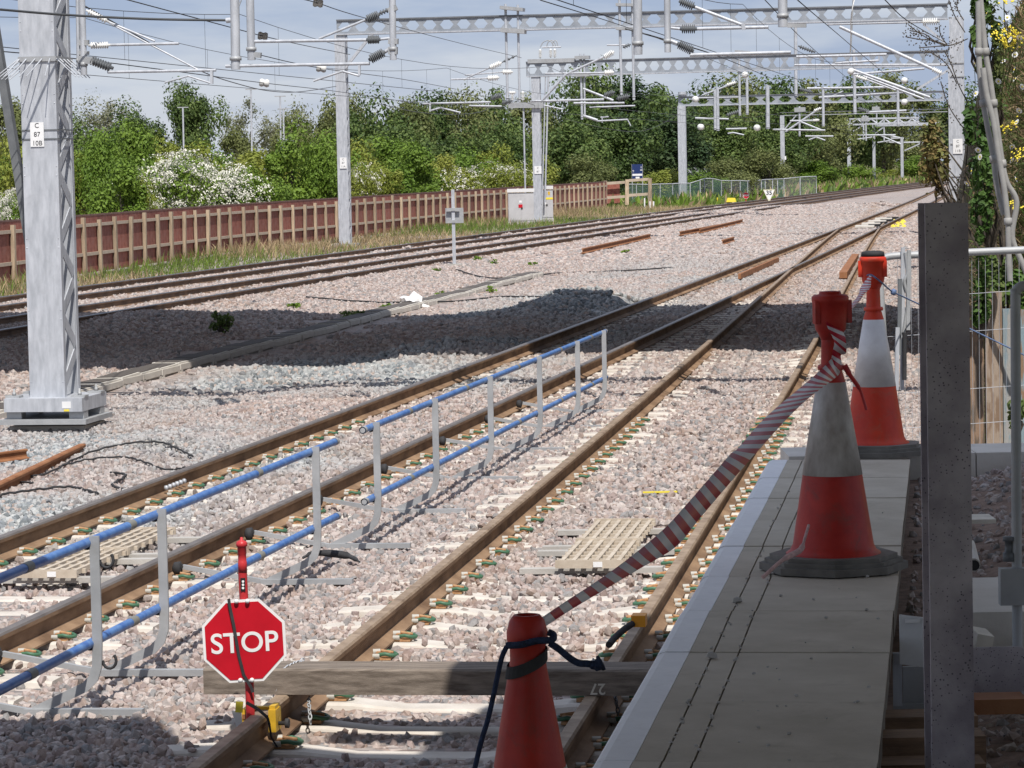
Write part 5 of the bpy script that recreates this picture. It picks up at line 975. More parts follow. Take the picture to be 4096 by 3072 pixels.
# point blades' stretcher plate and yellow paint
sw_ = empty('point_machine', G(3490, 905, -.15), 'pale grey slatted point machine cover between the rails', 'point machine')
for k in range(4): f = MB(); c = G(3460+k*25, 905-k*10, -.1); f.box(c, (.75, 1.3, .08), Matrix.Rotation(-.15, 3, 'Z')); f.build('cover_plate', M['conc_pale'], sw_); f = MB(); f.box(c+Vector((.45, .4, .02)), (.5, .5, .1)); f.build('black_slot', M['black'], sw_)
f = MB()
for k in range(60): c = G(random.uniform(3565, 3620), random.uniform(878, 912), -.16); f.lathe([(0, 0), (random.uniform(.05, .12), .01), (0, .05)], c, n=5, smooth=False)
tag(f.build('yellow_painted_stones', M['yellow_b'], None, 'stuff'), 'ballast stones sprayed yellow beside the points', 'painted stones')
bg = G(1660, 1230, -.3); bm = bmesh.new(); bmesh.ops.create_icosphere(bm, subdivisions=3, radius=1)
for v in bm.verts: n_ = 1+.22*math.sin(v.co.x*5+v.co.y*4)+.16*math.sin(v.co.z*7+v.co.x*3); v.co = Vector((v.co.x*.24*n_+(.06 if v.co.z < 0 else -.04), v.co.y*.2*n_, max(-.02, v.co.z*.2*n_+.03+(.05 if v.co.x < .2 else 0))))
me = bpy.data.meshes.new('plastic_sack'); bm.to_mesh(me); bm.free(); me.materials.append(M['bag']); o = link('plastic_sack', me); o.location = bg; tag(o, 'crumpled white plastic sack lying on the cable trough', 'sack')
def cable(pts, r, label, m=None, z=-.17):
    f = MB(); P = [G(x, y, z) for x, y in pts]; P = [Vector((p.x, p.y, float(hz(p.x, p.y))+.045)) for p in P]; f.tube(wavy(P, 8, .004), r, 6); tag(f.build('cable', m or M['rubber']), label, 'cable')
def k4(x, y): return x/1.58, 1000+y/1.58
cable([k4(*p) for p in ((0, 1555), (200, 1520), (380, 1500), (500, 1510), (620, 1550))], .011, 'black cable lying at the left below the mast')
cable([k4(*p) for p in ((210, 1460), (100, 1440), (90, 1420), (300, 1400), (500, 1310), (760, 1270), (1000, 1265), (1100, 1280), (1220, 1320))], .010, 'black cable curling from the rusty rail towards the middle track')
cable([k4(*p) for p in ((780, 1520), (710, 1490), (770, 1450), (790, 1430), (700, 1415))], .011, 'small black hooked cable loop on the grey ballast')
cable([k4(*p) for p in ((380, 1360), (560, 1330), (780, 1325), (900, 1350), (1050, 1400), (1170, 1385))], .009, 'second black cable winding across the grey ballast')
def k5(x, y): return 1300+x/1.58, 1000+y/1.58
cable([k5(*p) for p in ((-120, 290), (250, 298), (600, 305), (900, 285), (1100, 265), (1400, 270), (1700, 260))], .02, 'thin black cable stretched over the trough lids')
cable([k5(*p) for p in ((830, 120), (1000, 150), (1200, 150), (1450, 125), (1800, 115), (2200, 100))], .02, 'black cable running from the signpost base across the ballast')
# orange bond box with cable on the right rail
oc = D(2557, 2480, 16.3); f = MB(); f.box(oc, (.075, .11, .06), Matrix.Rotation(-.14, 3, 'Z')); ob = f.build('bond_box', M['orange']); tag(ob, 'small orange connection box fixed to the rail by the platform', 'connection box')
f = MB(); f.tube(wavy([D(2530, 2495, 16.25), D(2500, 2515, 16.2), D(2460, 2550, 16.1), D(2435, 2580, 16.0)], 6), .018, 8); tag(f.build('bond_cable', M['rubber']), 'thick black and white cable leaving the orange box', 'cable')
f = MB(); a, b = G(1210, 2255, -.17), G(1440, 2260, -.17); f.tube(wavy([(a.x, a.y, -.13), ((a.x+b.x)/2-.1, a.y+.02, -.10), ((a.x+b.x)/2+.1, a.y+.01, -.12), (b.x, b.y, -.15)], 5), [.01]*3+[.022]*4+[.028]*4+[.016]*3+[.006]*2, 6); tag(f.build('rubber_strip', M['rubber']), 'black torn rubber strip lying on ballast near the handrail foot', 'rubber strip')
f = MB(); c = D(2640, 1965, 25.3); c.z = -.14; f.box(c, (.28, .03, .012), Matrix.Rotation(.02, 3, 'Z')); tag(f.build('yellow_rule', M['yellow_b']), 'yellow measuring strip lying on the sleeper between the rails', 'measuring strip')
# row of bolts on the middle track's far rail
bts = MB(); hh_ = heading(T2c, 25)
for k in range(6):
    Y = 25.9+k*.11; c = Vector((T2c(Y)-.753+.03, Y, -.085)); o = MB(); o.lathe([(.02, 0), (.022, .02), (.014, .03), (.0, .032)], c, (1, -.17, 0), 8); bo = o.build('fishplate_bolt', M['galv'], t2)
# ================================================================== right hand side: post, railing, gate, boxes
def z9(x, y): return 3480+x/1.2094, 1700+y/1.2094
Yp = 8.5; a = D(3690, 815, Yp); b = D(3880, 815, Yp); ip = empty('steel_post', ((a.x+b.x)/2, Yp, -.3), 'dark pitted H-section steel post standing beside the platform', 'post')
w_ = b.x-a.x-.012; zt_ = a.z; lean = (D(3722, 3072, Yp).x-a.x)/(zt_-D(3722, 3072, Yp).z)
def hp(u, v, z): return Vector(((a.x+b.x)/2+u+(zt_-z)*lean*.55, Yp+v, z))
for v, nm in ((0, 'flange'), (.14, 'flange')): f = MB(); f.bar(hp(0, v, -.3), hp(0, v, zt_), w_, .011, (0, 1, 0)); f.build(nm, M['post_dark'], ip)
f = MB(); f.bar(hp(0, .07, -.3), hp(0, .07, zt_-.002), .009, .128, (0, 1, 0)); f.build('web', M['post_dark'], ip)
# railing at the platform end
Yr = 18.3; rg = empty('end_railing', (3.0, Yr, .9), 'grey tube railing with wire mesh infill across the platform end', 'railing')
f = MB(); f.tube(wavy([D(3520, 1130, Yr), D(3518, 1062, Yr), D(3535, 1034, Yr), D(3575, 1024, Yr), D(3700, 1018, Yr), D(3900, 1008, Yr), D(4200, 995, Yr)], 6), .022, 10); f.build('top_tube', M['galv_dull'], rg)
f = MB(); f.tube([D(3520, 1130, Yr), D(3560, 1800, Yr)], .022, 10); f.build('upright', M['galv_dull'], rg)
f = MB(); x = 3590
while x < 4180: f.tube([D(x, 1028, Yr+.01), D(x+6, 1790, Yr+.01)], .0012, 4, caps=False); x += 27
for y in (1180, 1330, 1560, 1700): f.tube([D(3540, y+18, Yr+.012), D(4180, y-25, Yr+.012)], .0016, 4, caps=False)
f.build('mesh_infill', M['galv'], rg, 'stuff')
for i, (x, y0, y1, m) in enumerate(((3612, 990, 1560, 'galv'), (3636, 1000, 1320, 'galv_dull'), (3600, 1115, 1420, 'galv_dark'), (3590, 1310, 1560, 'galv'))):
    f = MB(); f.bar(D(x-4, y1, Yr-.03-.02*i), D(x, y0, Yr-.03-.02*i), .022, .03, (0, 1, 0)); f.build('clip_bar', M[m], rg)
f = MB(); f.tube(wavy([D(3622, 1010, Yr-.05), D(3630, 1090, Yr-.05), D(3618, 1130, Yr-.05), D(3632, 1200, Yr-.05), D(3615, 1330, Yr-.05)], 6), .011, 8); f.build('hose', M['galv_dull'], rg)
f = MB(); f.tube([D(3618, 1330, Yr-.08), D(3618, 1520, Yr-.08)], .013, 8); f.build('hose', M['rubber'], rg)
# gate frame at the right edge
Yg_ = 10.6; gtf = empty('gate_frame', (1.9, Yg_, .6), 'grey tubular gate frame with a rounded lock plate by the dark post', 'gate')
f = MB(); f.tube(wavy([D(4200, 1136, Yg_), D(4110, 1142, Yg_), D(4078, 1150, Yg_), D(4064, 1172, Yg_), D(4062, 1230, Yg_), D(4066, 2000, Yg_), D(4070, 2600, Yg_), D(4082, 3120, Yg_)], 6), .0175, 12); f.build('frame_tube', M['galv_dull'], gtf)
f = MB(); pl_ = []
for cx, cy, a0 in ((.065, .06, 0), (-.065, .06, 90), (-.065, -.06, 180), (.065, -.06, 270)):
    for k in range(5): an = math.radians(a0+k*22.5); pl_.append((cx+.03*math.cos(an), cy+.03*math.sin(an)))
pcx = D(3990, 2680, Yg_-.05); f.prism([(x*1.05, y*.88) for x, y in pl_], pcx, (1, 0, 0), (0, 0, 1), (0, .006, 0)); f.build('lock_plate', M['post_dark'], gtf)
f = MB(); f.box(D(4065, 2345, Yg_-.02), (.115, .05, .125)); f.build('hinge_block', M['galv_dull'], gtf)
f = MB(); q = D(4035, 2245, Yg_); f.lathe([(.02, 0), (.02, .03), (.013, .03), (.013, .07), (.02, .07), (.02, .085)], q, (0, 0, 1), 10); f.build('hinge_bolt', M['galv_dark'], gtf)
# concrete block, offcuts, boxes and planks
def blk(name, x0, x1, y0, y1, yf, Yn, Yd, m, label, cat):
    p = D((x0+x1)/2, y1, Yn); wd = (x1-x0)/CF*Yn; h = (yf-y1)/CF*Yn; f = MB(); f.box((p.x, Yn+Yd/2, p.z-h/2), (wd, Yd, h)); return tag(f.build(name, m), label, cat)
blk('concrete_block', 3860, 4160, 2290, 2447, 2620, 11.4, .95, M['conc_pale'], 'pale concrete block behind the gate frame', 'concrete block')
blk('timber_offcut', 3880, 3985, 2060, 2078, 2095, 14.0, .22, M['ply'], 'tan wood offcut lying on the brown gravel', 'offcut')
f = MB(); f.tube([D(3895, 2260, 12.6), D(3875, 2180, 13.1)], .028, 10); f.tube([D(3897, 2262, 12.59), D(3896, 2259, 12.61)], .022, 10, 1); tag(f.build('pipe_offcut', [M['conc_pale'], M['black']]), 'grey pipe offcut on the gravel showing its open dark end', 'pipe')
f = MB(); p = [D(*z9(x, y), 10.55) for x, y in ((143, 918), (285, 935), (285, 1176), (145, 1157))]; d_ = Vector((0, .008, 0)); f.add(p+[q+d_ for q in p], [(0, 1, 2, 3)[::-1], (4, 5, 6, 7), (0, 1, 5, 4), (1, 2, 6, 5), (2, 3, 7, 6), (3, 0, 4, 7)]); shb = f.build('white_board', mat('stained_white_board', (.62, .63, .64), .6, 0, scale=9, col2=(.72, .73, .74))); tag(shb, 'stained white board leaning between the platform and the dark post', 'board')
f = MB(); f.box(D(*z9(205, 948), 10.545), (.05, .004, .014)); f.build('sticker', M['white'], shb)
bx = empty('steel_trunking', D(*z9(200, 1370), 10.6), 'grey open steel trunking leaning against the platform side', 'trunking')
for x0, x1, y0, y1, m, dY in ((112, 158, 1105, 1360, 'galv', 0), (160, 290, 1170, 1350, 'galv_dull', .05), (115, 290, 1352, 1372, 'galv_dull', .01)):
    p0 = D(*z9(x0, y0), 10.6+dY); p1 = D(*z9(x1, y1), 10.6+dY); f = MB(); f.box(((p0.x+p1.x)/2, 10.6+dY+.01, (p0.z+p1.z)/2), (p1.x-p0.x, .015, p0.z-p1.z)); f.build('trunking_side', M[m], bx)
pk = MB()
for k, (x0, x1, yt, yb, Y, m) in enumerate(((25, 520, 1415, 1515, 9.4, 'plank'), (-90, 560, 1515, 1640, 8.95, 'plank'), (-110, 560, 1648, 1720, 8.75, 'plank'), (505, 760, 1328, 1395, 9.9, 'rust_red'))):
    p0 = D(*z9(x0, yt), Y); p1 = D(*z9(x1, yb), Y); f = MB(); f.box(((p0.x+p1.x)/2, Y+.06, (p0.z+p1.z)/2), (p1.x-p0.x, .14, p0.z-p1.z)); tag(f.build('timber_plank', M[m]), ['upper brown plank end showing a reddish patch', 'wide dark brown plank lying below it', 'lowest brown plank at the foot of the stack', 'rusty perforated strip on edge under the lock plate'][k]+' beside the dark post' if k < 3 else 'rusty perforated strip lying under the rounded lock plate', 'plank' if k < 3 else 'strip', 'timber planks' if k < 3 else None)
f = MB(); f.box(D(*z9(535, 1030), 11.2), (.06, .2, .05), Matrix.Rotation(.2, 3, 'Y')); tag(f.build('wood_scrap', M['ply']), 'pale splintered wood scrap in front of the concrete block', 'offcut')
# ================================================================== boarded end of the bank
WY = 19.6; wl = empty('retaining_boards', (3.2, WY, .6), 'upright weathered boards with peeling blue and tan paint holding the bank', 'retaining wall')
PAINT = [mat('peeling_paint_%s' % n_, c1, .8, 0, scale=3.2, col2=c2, detail=9, stretch=(9, 9, 1.3), ramp=(.46, .54), bump=.3) for n_, c1, c2 in (('tan', (.22, .15, .10), (.33, .26, .20)), ('blue', (.20, .27, .30), (.33, .32, .30)), ('brown', (.13, .10, .075), (.27, .18, .12)), ('bluetan', (.25, .16, .10), (.22, .29, .32)))]
x = D(3868, 1500, WY).x; k = 0
while x < 4.1:
    bw_ = random.uniform(.075, .125); top_ = D(3900, random.uniform(1180, 1290), WY).z+.12*math.sin(k*1.3); f = MB(); f.box((x+bw_/2, WY+random.uniform(-.02, .02), (top_+.2)/2), (bw_-.008, .05, top_-.2)); f.build('board', PAINT[[2, 0, 1, 3, 1, 0, 3, 2][k % 8]], wl); x += bw_; k += 1
# ================================================================== bank
def footX(Y): return T1c(Y)+2.62+np.clip((Y-55)*.022, 0, 3)
M['bank'] = mat('bank_soil', (.13, .10, .06), .95, 0, scale=3, col2=(.27, .22, .13), bump=.6, bscale=14)
def bank_z(u, v): return -.35+6.6*(1-np.exp(-np.maximum(u-.02, 0)/.75))*(1-np.exp(-(v+.35)/1.5))+.18*np.sin(u*4+v*3)*np.minimum(u, 1)
us = np.concatenate([np.linspace(0, 2, 14), np.linspace(2.4, 14, 14)]); vs_ = np.concatenate([np.linspace(0, 8, 20), np.linspace(9, 150, 70)])
V = np.array([(footX(WY+.05+v)+u, WY+.05+v, float(bank_z(u, v))) for v in vs_ for u in us]); nx = len(us); aa = np.arange(len(V)).reshape(len(vs_), nx); F = np.stack([aa[:-1, :-1], aa[:-1, 1:], aa[1:, 1:], aa[1:, :-1]], -1).reshape(-1, 4)
tag(link('embankment', npmesh('embankment', V, F, M['bank'], smooth=True)), 'steep overgrown earth bank rising beside the tracks', 'embankment', kind='structure')
def blades(name, base, dirv, length, width, mats, mi, label, cat, curve=.3):
    n = len(base); d = dirv/np.linalg.norm(dirv, axis=1, keepdims=True); side = np.cross(d, RNG.normal(size=(n, 3))); side /= np.linalg.norm(side, axis=1, keepdims=True)
    mid = base+d*length[:, None]*.55; tip = base+d*length[:, None]; tip[:, 2] -= length*curve*RNG.uniform(0, 1, n); w2 = side*width[:, None]*.5
    V = np.stack([base-w2, base+w2, mid+w2*.8, mid-w2*.8, tip], 1).reshape(-1, 3); i = np.arange(n)*5
    F = np.concatenate([np.stack([i, i+1, i+2], 1), np.stack([i, i+2, i+3], 1), np.stack([i+3, i+2, i+4], 1)]); m3 = np.concatenate([mi]*3)
    return tag(link(name, npmesh(name, V, F, mats, m3), None, 'stuff'), label, cat)
STRAW = mat('dry_straw', (.30, .23, .13), .85, isl=.45); STRAW2 = mat('dry_brown_stalk', (.17, .115, .065), .85, isl=.4); GR1 = leafmat('bank_grass_green', [(.05, .09, .02), (.09, .14, .035), (.15, .17, .06)]); GR2 = leafmat('bank_leaf_green', [(.03, .07, .015), (.06, .12, .025), (.10, .17, .04)])
n = 34000; u = np.where(RNG.uniform(0, 1, n) < .75, RNG.uniform(0, .9, n), RNG.gamma(1.5, .6, n)); v = np.where(RNG.uniform(0, 1, n) < .75, RNG.uniform(0, 5, n), RNG.gamma(1.3, 6, n)); u = np.clip(u, .0, 3.2); v = np.clip(v, 0, 60)
X = footX(WY+.05+v)+u; Z = bank_z(u, v); base = np.stack([X, WY+.05+v, Z], 1)
dv = np.stack([RNG.normal(-.2, .4, n), RNG.normal(-.5, .4, n), RNG.normal(.8, .4, n)], 1)
blades('dry_grass', base, dv, RNG.uniform(.10, .38, n), RNG.uniform(.004, .010, n)*(1+v*.05), [STRAW, STRAW2, GR1], RNG.choice([0, 1, 1, 2, 2, 2], n), 'dense dry straw and green grass covering the steep bank', 'grass', .5)
n = 12000; u = np.where(RNG.uniform(0, 1, n) < .7, RNG.uniform(0, .9, n), np.clip(RNG.gamma(1.3, .6, n), 0, 3)); v = np.where(RNG.uniform(0, 1, n) < .7, RNG.uniform(0, 5, n), np.clip(RNG.gamma(1.3, 6, n), 0, 70)); base = np.stack([footX(WY+v)+u-.06, WY-.02+v, bank_z(u, v)+RNG.uniform(0, .18, n)], 1)
cl_ = soft(base[:, 0]*3, base[:, 2]*4, 1.1) > .5; base = base[cl_]; n = len(base)
dv = np.stack([RNG.normal(-.3, .6, n), RNG.normal(-.8, .5, n), RNG.normal(.2, .5, n)], 1)
blades('bank_leaves', base, dv, RNG.uniform(.03, .08, n), RNG.uniform(.012, .03, n), [GR2, GR1], RNG.choice([0, 0, 1], n), 'small green weed leaves growing through the dry bank grass', 'weeds', .5)
# ivy and bush at the left edge of the bank, leaves of the shrub overhanging the track
def leaf_cloud(c, rad, nl, size, seed, clumps=14, shell=.55, droop=0.):
    r = np.random.default_rng(seed); cc = r.normal(size=(clumps, 3)); cc /= np.linalg.norm(cc, axis=1, keepdims=True); cc *= (r.uniform(.15, 1, clumps)**.5)[:, None]*.72
    cr = r.uniform(.15, .44, clumps); k = r.integers(0, clumps, nl); d = r.normal(size=(nl, 3)); d /= np.linalg.norm(d, axis=1, keepdims=True)
    P = cc[k]+d*(cr[k]*r.uniform(shell, 1.05, nl))[:, None]; nrm_ = d*1.0+r.normal(size=(nl, 3))*.42+np.array([0, 0, .3]); nrm_ /= np.linalg.norm(nrm_, axis=1, keepdims=True)
    P = P*np.array(rad)+np.array(c); t1_ = np.cross(nrm_, r.normal(size=(nl, 3))); t1_ /= np.linalg.norm(t1_, axis=1, keepdims=True); t2_ = np.cross(nrm_, t1_); s_ = size*r.uniform(.45, 1.6, nl)[:, None]
    V = np.stack([P-t1_*s_*.5, P-t2_*s_*.33+nrm_*s_*.07, P+t1_*s_*.5, P+t2_*s_*.33+nrm_*s_*.07], 1).reshape(-1, 3); F = np.arange(nl*4).reshape(-1, 4); return V, F, cc*np.array(rad)+np.array(c), cr
RB = leafmat('reddish_shrub_leaf', [(.10, .14, .04), (.18, .19, .06), (.27, .19, .08), (.17, .22, .07)])
def plant(name, loc, parts, label, cat, group=None):
    p = empty(name, loc, label, cat, group)
    for nm, (V, F), m in parts: link(nm, npmesh(nm, V-np.array(loc), F, m), p)
    return p
def stems(p0, tips, r, seed=0):
    mb = MB(); rr = random.Random(seed)
    for t_ in tips:
        t_ = Vector(t_); p0v = Vector(p0); m_ = p0v.lerp(t_, .5)+Vector((rr.gauss(0, .08), rr.gauss(0, .08), rr.gauss(0, .08)))*(t_-p0v).length; mb.tube([p0v, m_, t_], [r, r*.6, r*.2], 5)
    return mb
def shrub(name, c, rad, nl, size, m, label, cat, seed, group=None, clumps=12, base=None):
    V, F, cc, cr = leaf_cloud(c, rad, nl, size, seed, clumps); base = base or (c[0], c[1], max(-.5, c[2]-rad[2])); p = plant(name, base, [('foliage', (V, F), m)], label, cat, group)
    stems(base, cc, max(.015, rad[2]*.03), seed).build('stem', M['bark'], p); return p
q = D(3738, 560, 76); shrub('overhanging_shrub', (q.x, 76, q.z-.1), (.42, .6, 1.5), 900, .15, RB, 'reddish green shrub leaning out from the bank beside the right hand mast', 'shrub', 5, base=(q.x+1.0, 76, .4))
q = D(3900, 480, 21); shrub('ivy_clump', (q.x+.05, 21, q.z-.2), (.16, .3, .5), 900, .05, GR2, 'green leafy clump at the edge of the bank beside the conduits', 'shrub', 8, base=(q.x+.2, 21, 1.6))
q = D(3905, 1250, 19.5); shrub('ivy_clump', (q.x+.03, 19.45, q.z+.1), (.10, .08, .3), 500, .045, GR2, 'green creeper hanging over the painted boards', 'shrub', 9, base=(q.x+.03, 19.5, 1.4))
for i_, (x_, y_, rx_, rz_, m_, l_) in enumerate(((3915, 800, .10, .35, GR2, 'green bramble clump beside the foot of the conduits'), (3985, 1120, .14, .22, GR1, 'pale green weed clump above the painted boards'), (4070, 1180, .12, .2, GR2, 'dark green weed clump above the boards by the gate'), (3950, 250, .10, .45, GR1, 'tall green weed clump against the top of the conduits'), (3900, 100, .08, .4, GR2, 'leafy creeper by the top of the right hand mast'))):
    q = D(x_, y_, 19.9); shrub('weed_clump', (q.x+.03, 19.9, q.z), (rx_, .15, rz_), 520, .042, m_, l_, 'weed', 30+i_, base=(q.x+.1, 20.1, q.z-rz_))
q = D(4060, 1640, 19.4); shrub('fern_tuft', (q.x, 19.3, q.z), (.10, .1, .14), 200, .05, GR1, 'grassy tuft sprouting at the foot of the painted boards', 'weed', 10)
def zc(x, y): return 3600+x/1.843, y/1.843
tw = MB()
for pts in (((500, 285), (430, 315), (350, 335), (260, 310), (150, 250), (60, 180)), ((350, 335), (250, 300), (140, 290), (40, 270)), ((350, 335), (300, 260), (290, 190)), ((350, 335), (230, 345), (140, 352)), ((260, 310), (180, 250), (70, 225)), ((500, 985), (420, 880), (350, 760), (300, 600)), ((500, 760), (430, 620), (380, 480), (330, 380)), ((420, 620), (350, 480), (250, 400), (200, 380)), ((480, 240), (400, 110), (360, 0)), ((470, 150), (420, 60), (430, 0)), ((430, 1460), (425, 1380), (440, 1300))):
    P = [D(*zc(x, y), 20.2) for x, y in pts]; tw.tube(wavy(P, 4), .0035, 4)
    for p in wavy(P, 5)[4:]: 
        for _ in range(3): d = Vector((random.gauss(0, .018), random.gauss(0, .02), random.gauss(0, .02))); tw.lathe([(0, -.006), (.0045, 0), (0, .008)], p+d, (random.gauss(0, 1), 0, 1), 4, 0, False)
tag(tw.build('dry_stalks', M['bark'], None, 'stuff'), 'bare dry weed stalks leaning out from the bank', 'weeds')
# flowers
fl = MB()
for k in range(11): an = 2*math.pi*k/11; c, s_ = math.cos(an), math.sin(an); fl.add([(c*.005, s_*.005, 0), (c*.018-s_*.005, s_*.018+c*.005, .002), (c*.021, s_*.021, 0), (c*.018+s_*.005, s_*.018-c*.005, .002)], [(0, 3, 2, 1)])
PET = fl.mesh('petals', M['white']); fc = MB(); fc.lathe([(.007, 0), (.006, .004), (0, .006)], n=8); CEN = fc.mesh('centre', M['yellow_b'])
yf = MB()
for k in range(26): yf.lathe([(0, 0), (.008, .004), (.006, .007), (0, .009)], (random.gauss(0, .03), random.gauss(0, .03), random.uniform(0, .02)), n=6)
YF = yf.mesh('flower_head', M['yellow_b'])
DS = [(880, 278), (848, 403), (760, 452), (843, 515), (725, 600), (850, 583), (878, 818), (575, 1108), (590, 1157), (528, 1262), (825, 1083), (825, 1185), (870, 1190), (855, 1322), (820, 222), (812, 292), (558, 690), (490, 1355), (548, 470), (790, 130), (700, 330), (640, 100), (900, 640), (860, 900)]
for i, (x, y) in enumerate(DS):
    c = D(*zc(x, y), 19.9+.5*math.sin(i*2.1)**2-.5); o = empty('daisy', c, 'white daisy flower growing on the grassy bank', 'flower', 'white daisies on the bank'); R_ = Euler((random.uniform(.6, 1.4), random.gauss(0, .4), random.uniform(0, 6)))
    for nm, me in (('petals', PET), ('centre', CEN)): q = link(nm, me, o); q.rotation_euler = R_
    f = MB(); f.tube([c, c+Vector((.02, .1, -.12)), c+Vector((.05, .5, -.3))], .002, 4); f.build('stem', GR1, o)
for i, (x, y) in enumerate([(765, 8), (800, 265), (760, 340), (845, 318), (800, 950), (890, 1150), (843, 1538), (740, 280), (830, 245)]):
    c = D(*zc(x, y), 19.6); o = empty('yellow_flower', c, 'yellow flower head growing on the grassy bank', 'flower', 'yellow flowers on the bank'); q = link('flower_head', YF, o); q.rotation_euler = (.8, random.gauss(0, .3), i); f = MB(); f.tube([c, c+Vector((.02, .1, -.15)), c+Vector((.05, .6, -.3))], .003, 4); f.build('stem', GR1, o)
# conduits
M['conduit'] = mat('grey_conduit', (.30, .295, .285), .6, var=.12, scale=8, bump=.05)
def z3(x, y): return 3300+x/1.509, 700+y/1.509
for i, (pts, lab) in enumerate((([zc(585, -60), zc(595, 10), zc(630, 380), zc(660, 560), zc(690, 760), zc(722, 980), zc(755, 1205), zc(790, 1350), zc(860, 1490), z3(1130, 370), z3(1190, 530), z3(1260, 700)], 'grey conduit curving away to the right down the bank edge'), ([zc(578, 10), zc(582, 380), zc(590, 560), zc(615, 760), zc(650, 960), zc(690, 1170), zc(715, 1380), zc(760, 1560), z3(1062, 180), z3(1078, 240)], 'grey conduit hugging the bank edge with couplings'), ([zc(612, 500), zc(640, 700), zc(690, 900), zc(725, 1130), zc(770, 1400), zc(795, 1620), z3(1105, 280), z3(1108, 420), z3(1112, 560), z3(1118, 640)], 'grey conduit running between the other two down the bank'))):
    Y = 19.15-.07*i; c = empty('conduit', D(*pts[len(pts)//2], Y), lab, 'conduit', 'grey conduits down the bank'); P = [D(x, y, Y) for x, y in pts]; f = MB(); f.tube(wavy(P, 5), .0175, 10); f.build('pipe', M['conduit'], c)
    for j in ((2, 4, 6) if i == 0 else (1, 3, 5) if i == 1 else (6,)):
        t_ = (P[j+1]-P[j-1]).normalized(); f = MB(); f.lathe([(.019, -.022), (.025, -.02), (.026, .0), (.025, .02), (.019, .022)], P[j], t_, 12); f.build('coupling', M['conduit'], c)
# ================================================================== trees, shrubs and hedge
L_DARK = leafmat('dark_green_leaf', [(.022, .045, .012), (.045, .08, .02), (.09, .14, .035), (.16, .215, .06)])
L_OLIVE = leafmat('olive_leaf', [(.075, .095, .028), (.13, .155, .05), (.19, .21, .075)])
L_GREY = leafmat('greyish_leaf', [(.10, .115, .06), (.17, .18, .10), (.24, .245, .15)])
L_BRIGHT = leafmat('bright_leaf', [(.07, .13, .014), (.12, .20, .025), (.18, .27, .04)])
L_YEL = leafmat('yellow_green_leaf', [(.14, .18, .024), (.21, .25, .04), (.28, .30, .06)])
BLOS = mat('hawthorn_blossom', (.66, .65, .57), .8, isl=.2)
def crown_mesh(seed, rad, nl, size, m, clumps=26, shell=.5, blossom=0):
    V, F, cc, cr = leaf_cloud((0, 0, 0), rad, nl, size, seed, clumps, shell); parts = [npmesh('crown', V, F, m)]
    if blossom:
        r = np.random.default_rng(seed+50); ns = blossom//16; ks = r.integers(0, len(cc), ns); ds = r.normal(size=(ns, 3)); ds[:, 2] = np.abs(ds[:, 2])*.9; ds[:, 1] -= .5; ds /= np.linalg.norm(ds, axis=1, keepdims=True)
        ctr_ = cc[ks]+ds*(cr[ks]*1.03)[:, None]*np.array(rad); ax_ = np.cross(ds, r.normal(size=ds.shape)); ax_[:, 2] *= .4; ax_ /= np.linalg.norm(ax_, axis=1, keepdims=True)     # sprays of flowers along the twigs
        q_ = r.integers(0, ns, blossom); d = ds[q_]+r.normal(size=(blossom, 3))*.35; d /= np.linalg.norm(d, axis=1, keepdims=True); P = ctr_[q_]+ax_[q_]*r.normal(0, .20, blossom)[:, None]+r.normal(0, .045, (blossom, 3))
        t1_ = np.cross(d, r.normal(size=d.shape)); t1_ /= np.linalg.norm(t1_, axis=1, keepdims=True); t2_ = np.cross(d, t1_); s_ = .040*r.uniform(.5, 1.5, blossom)[:, None]
        Vb = np.stack([P-t1_*s_, P-t2_*s_*.6+d*.02, P+t1_*s_, P+t2_*s_*.6+d*.02], 1).reshape(-1, 3); parts.append(npmesh('blossom', Vb, np.arange(blossom*4).reshape(-1, 4), BLOS))
    return parts, cc
KINDS = {'oak': [crown_mesh(s, (3.2, 3.2, 3.4), 14000, .19, L_DARK, 26, .45) for s in (1, 2, 3)], 'olive': [crown_mesh(s, (3.2, 3.2, 3.4), 11000, .18, L_OLIVE, 26, .35) for s in (4, 5)], 'sparse': [crown_mesh(s, (3.2, 3.2, 3.4), 5200, .15, L_GREY, 40, .2) for s in (6, 7)], 'bright': [crown_mesh(s, (1.6, 1.6, 1.9), 10500, .105, L_BRIGHT, 22, .45) for s in (8, 9, 10)], 'yellow': [crown_mesh(s, (1.6, 1.6, 1.7), 9500, .095, L_YEL, 22, .45) for s in (11, 12)], 'thorn': [crown_mesh(s, (1.8, 1.8, 1.8), 9000, .09, L_BRIGHT, 60, .5, 7000) for s in (13, 14)], 'thorn_thin': [crown_mesh(s, (1.8, 1.8, 1.8), 10000, .09, L_YEL, 50, .45, 2000) for s in (15, 16)], 'conifer': [crown_mesh(17, (2.2, 2.2, 3.6), 13000, .17, leafmat('dark_blue_green_leaf', [(.022, .045, .02), (.04, .075, .03), (.07, .11, .04)]), 50, .5)]}
CR = {'oak': 3.3, 'olive': 3.3, 'sparse': 3.3, 'bright': 1.85, 'yellow': 1.7, 'thorn': 1.75, 'thorn_thin': 1.75, 'conifer': 3.5}
CW = {'oak': 3.1, 'olive': 3.1, 'sparse': 3.0, 'bright': 1.6, 'yellow': 1.6, 'thorn': 1.75, 'thorn_thin': 1.75, 'conifer': 2.1}
cnt = {}
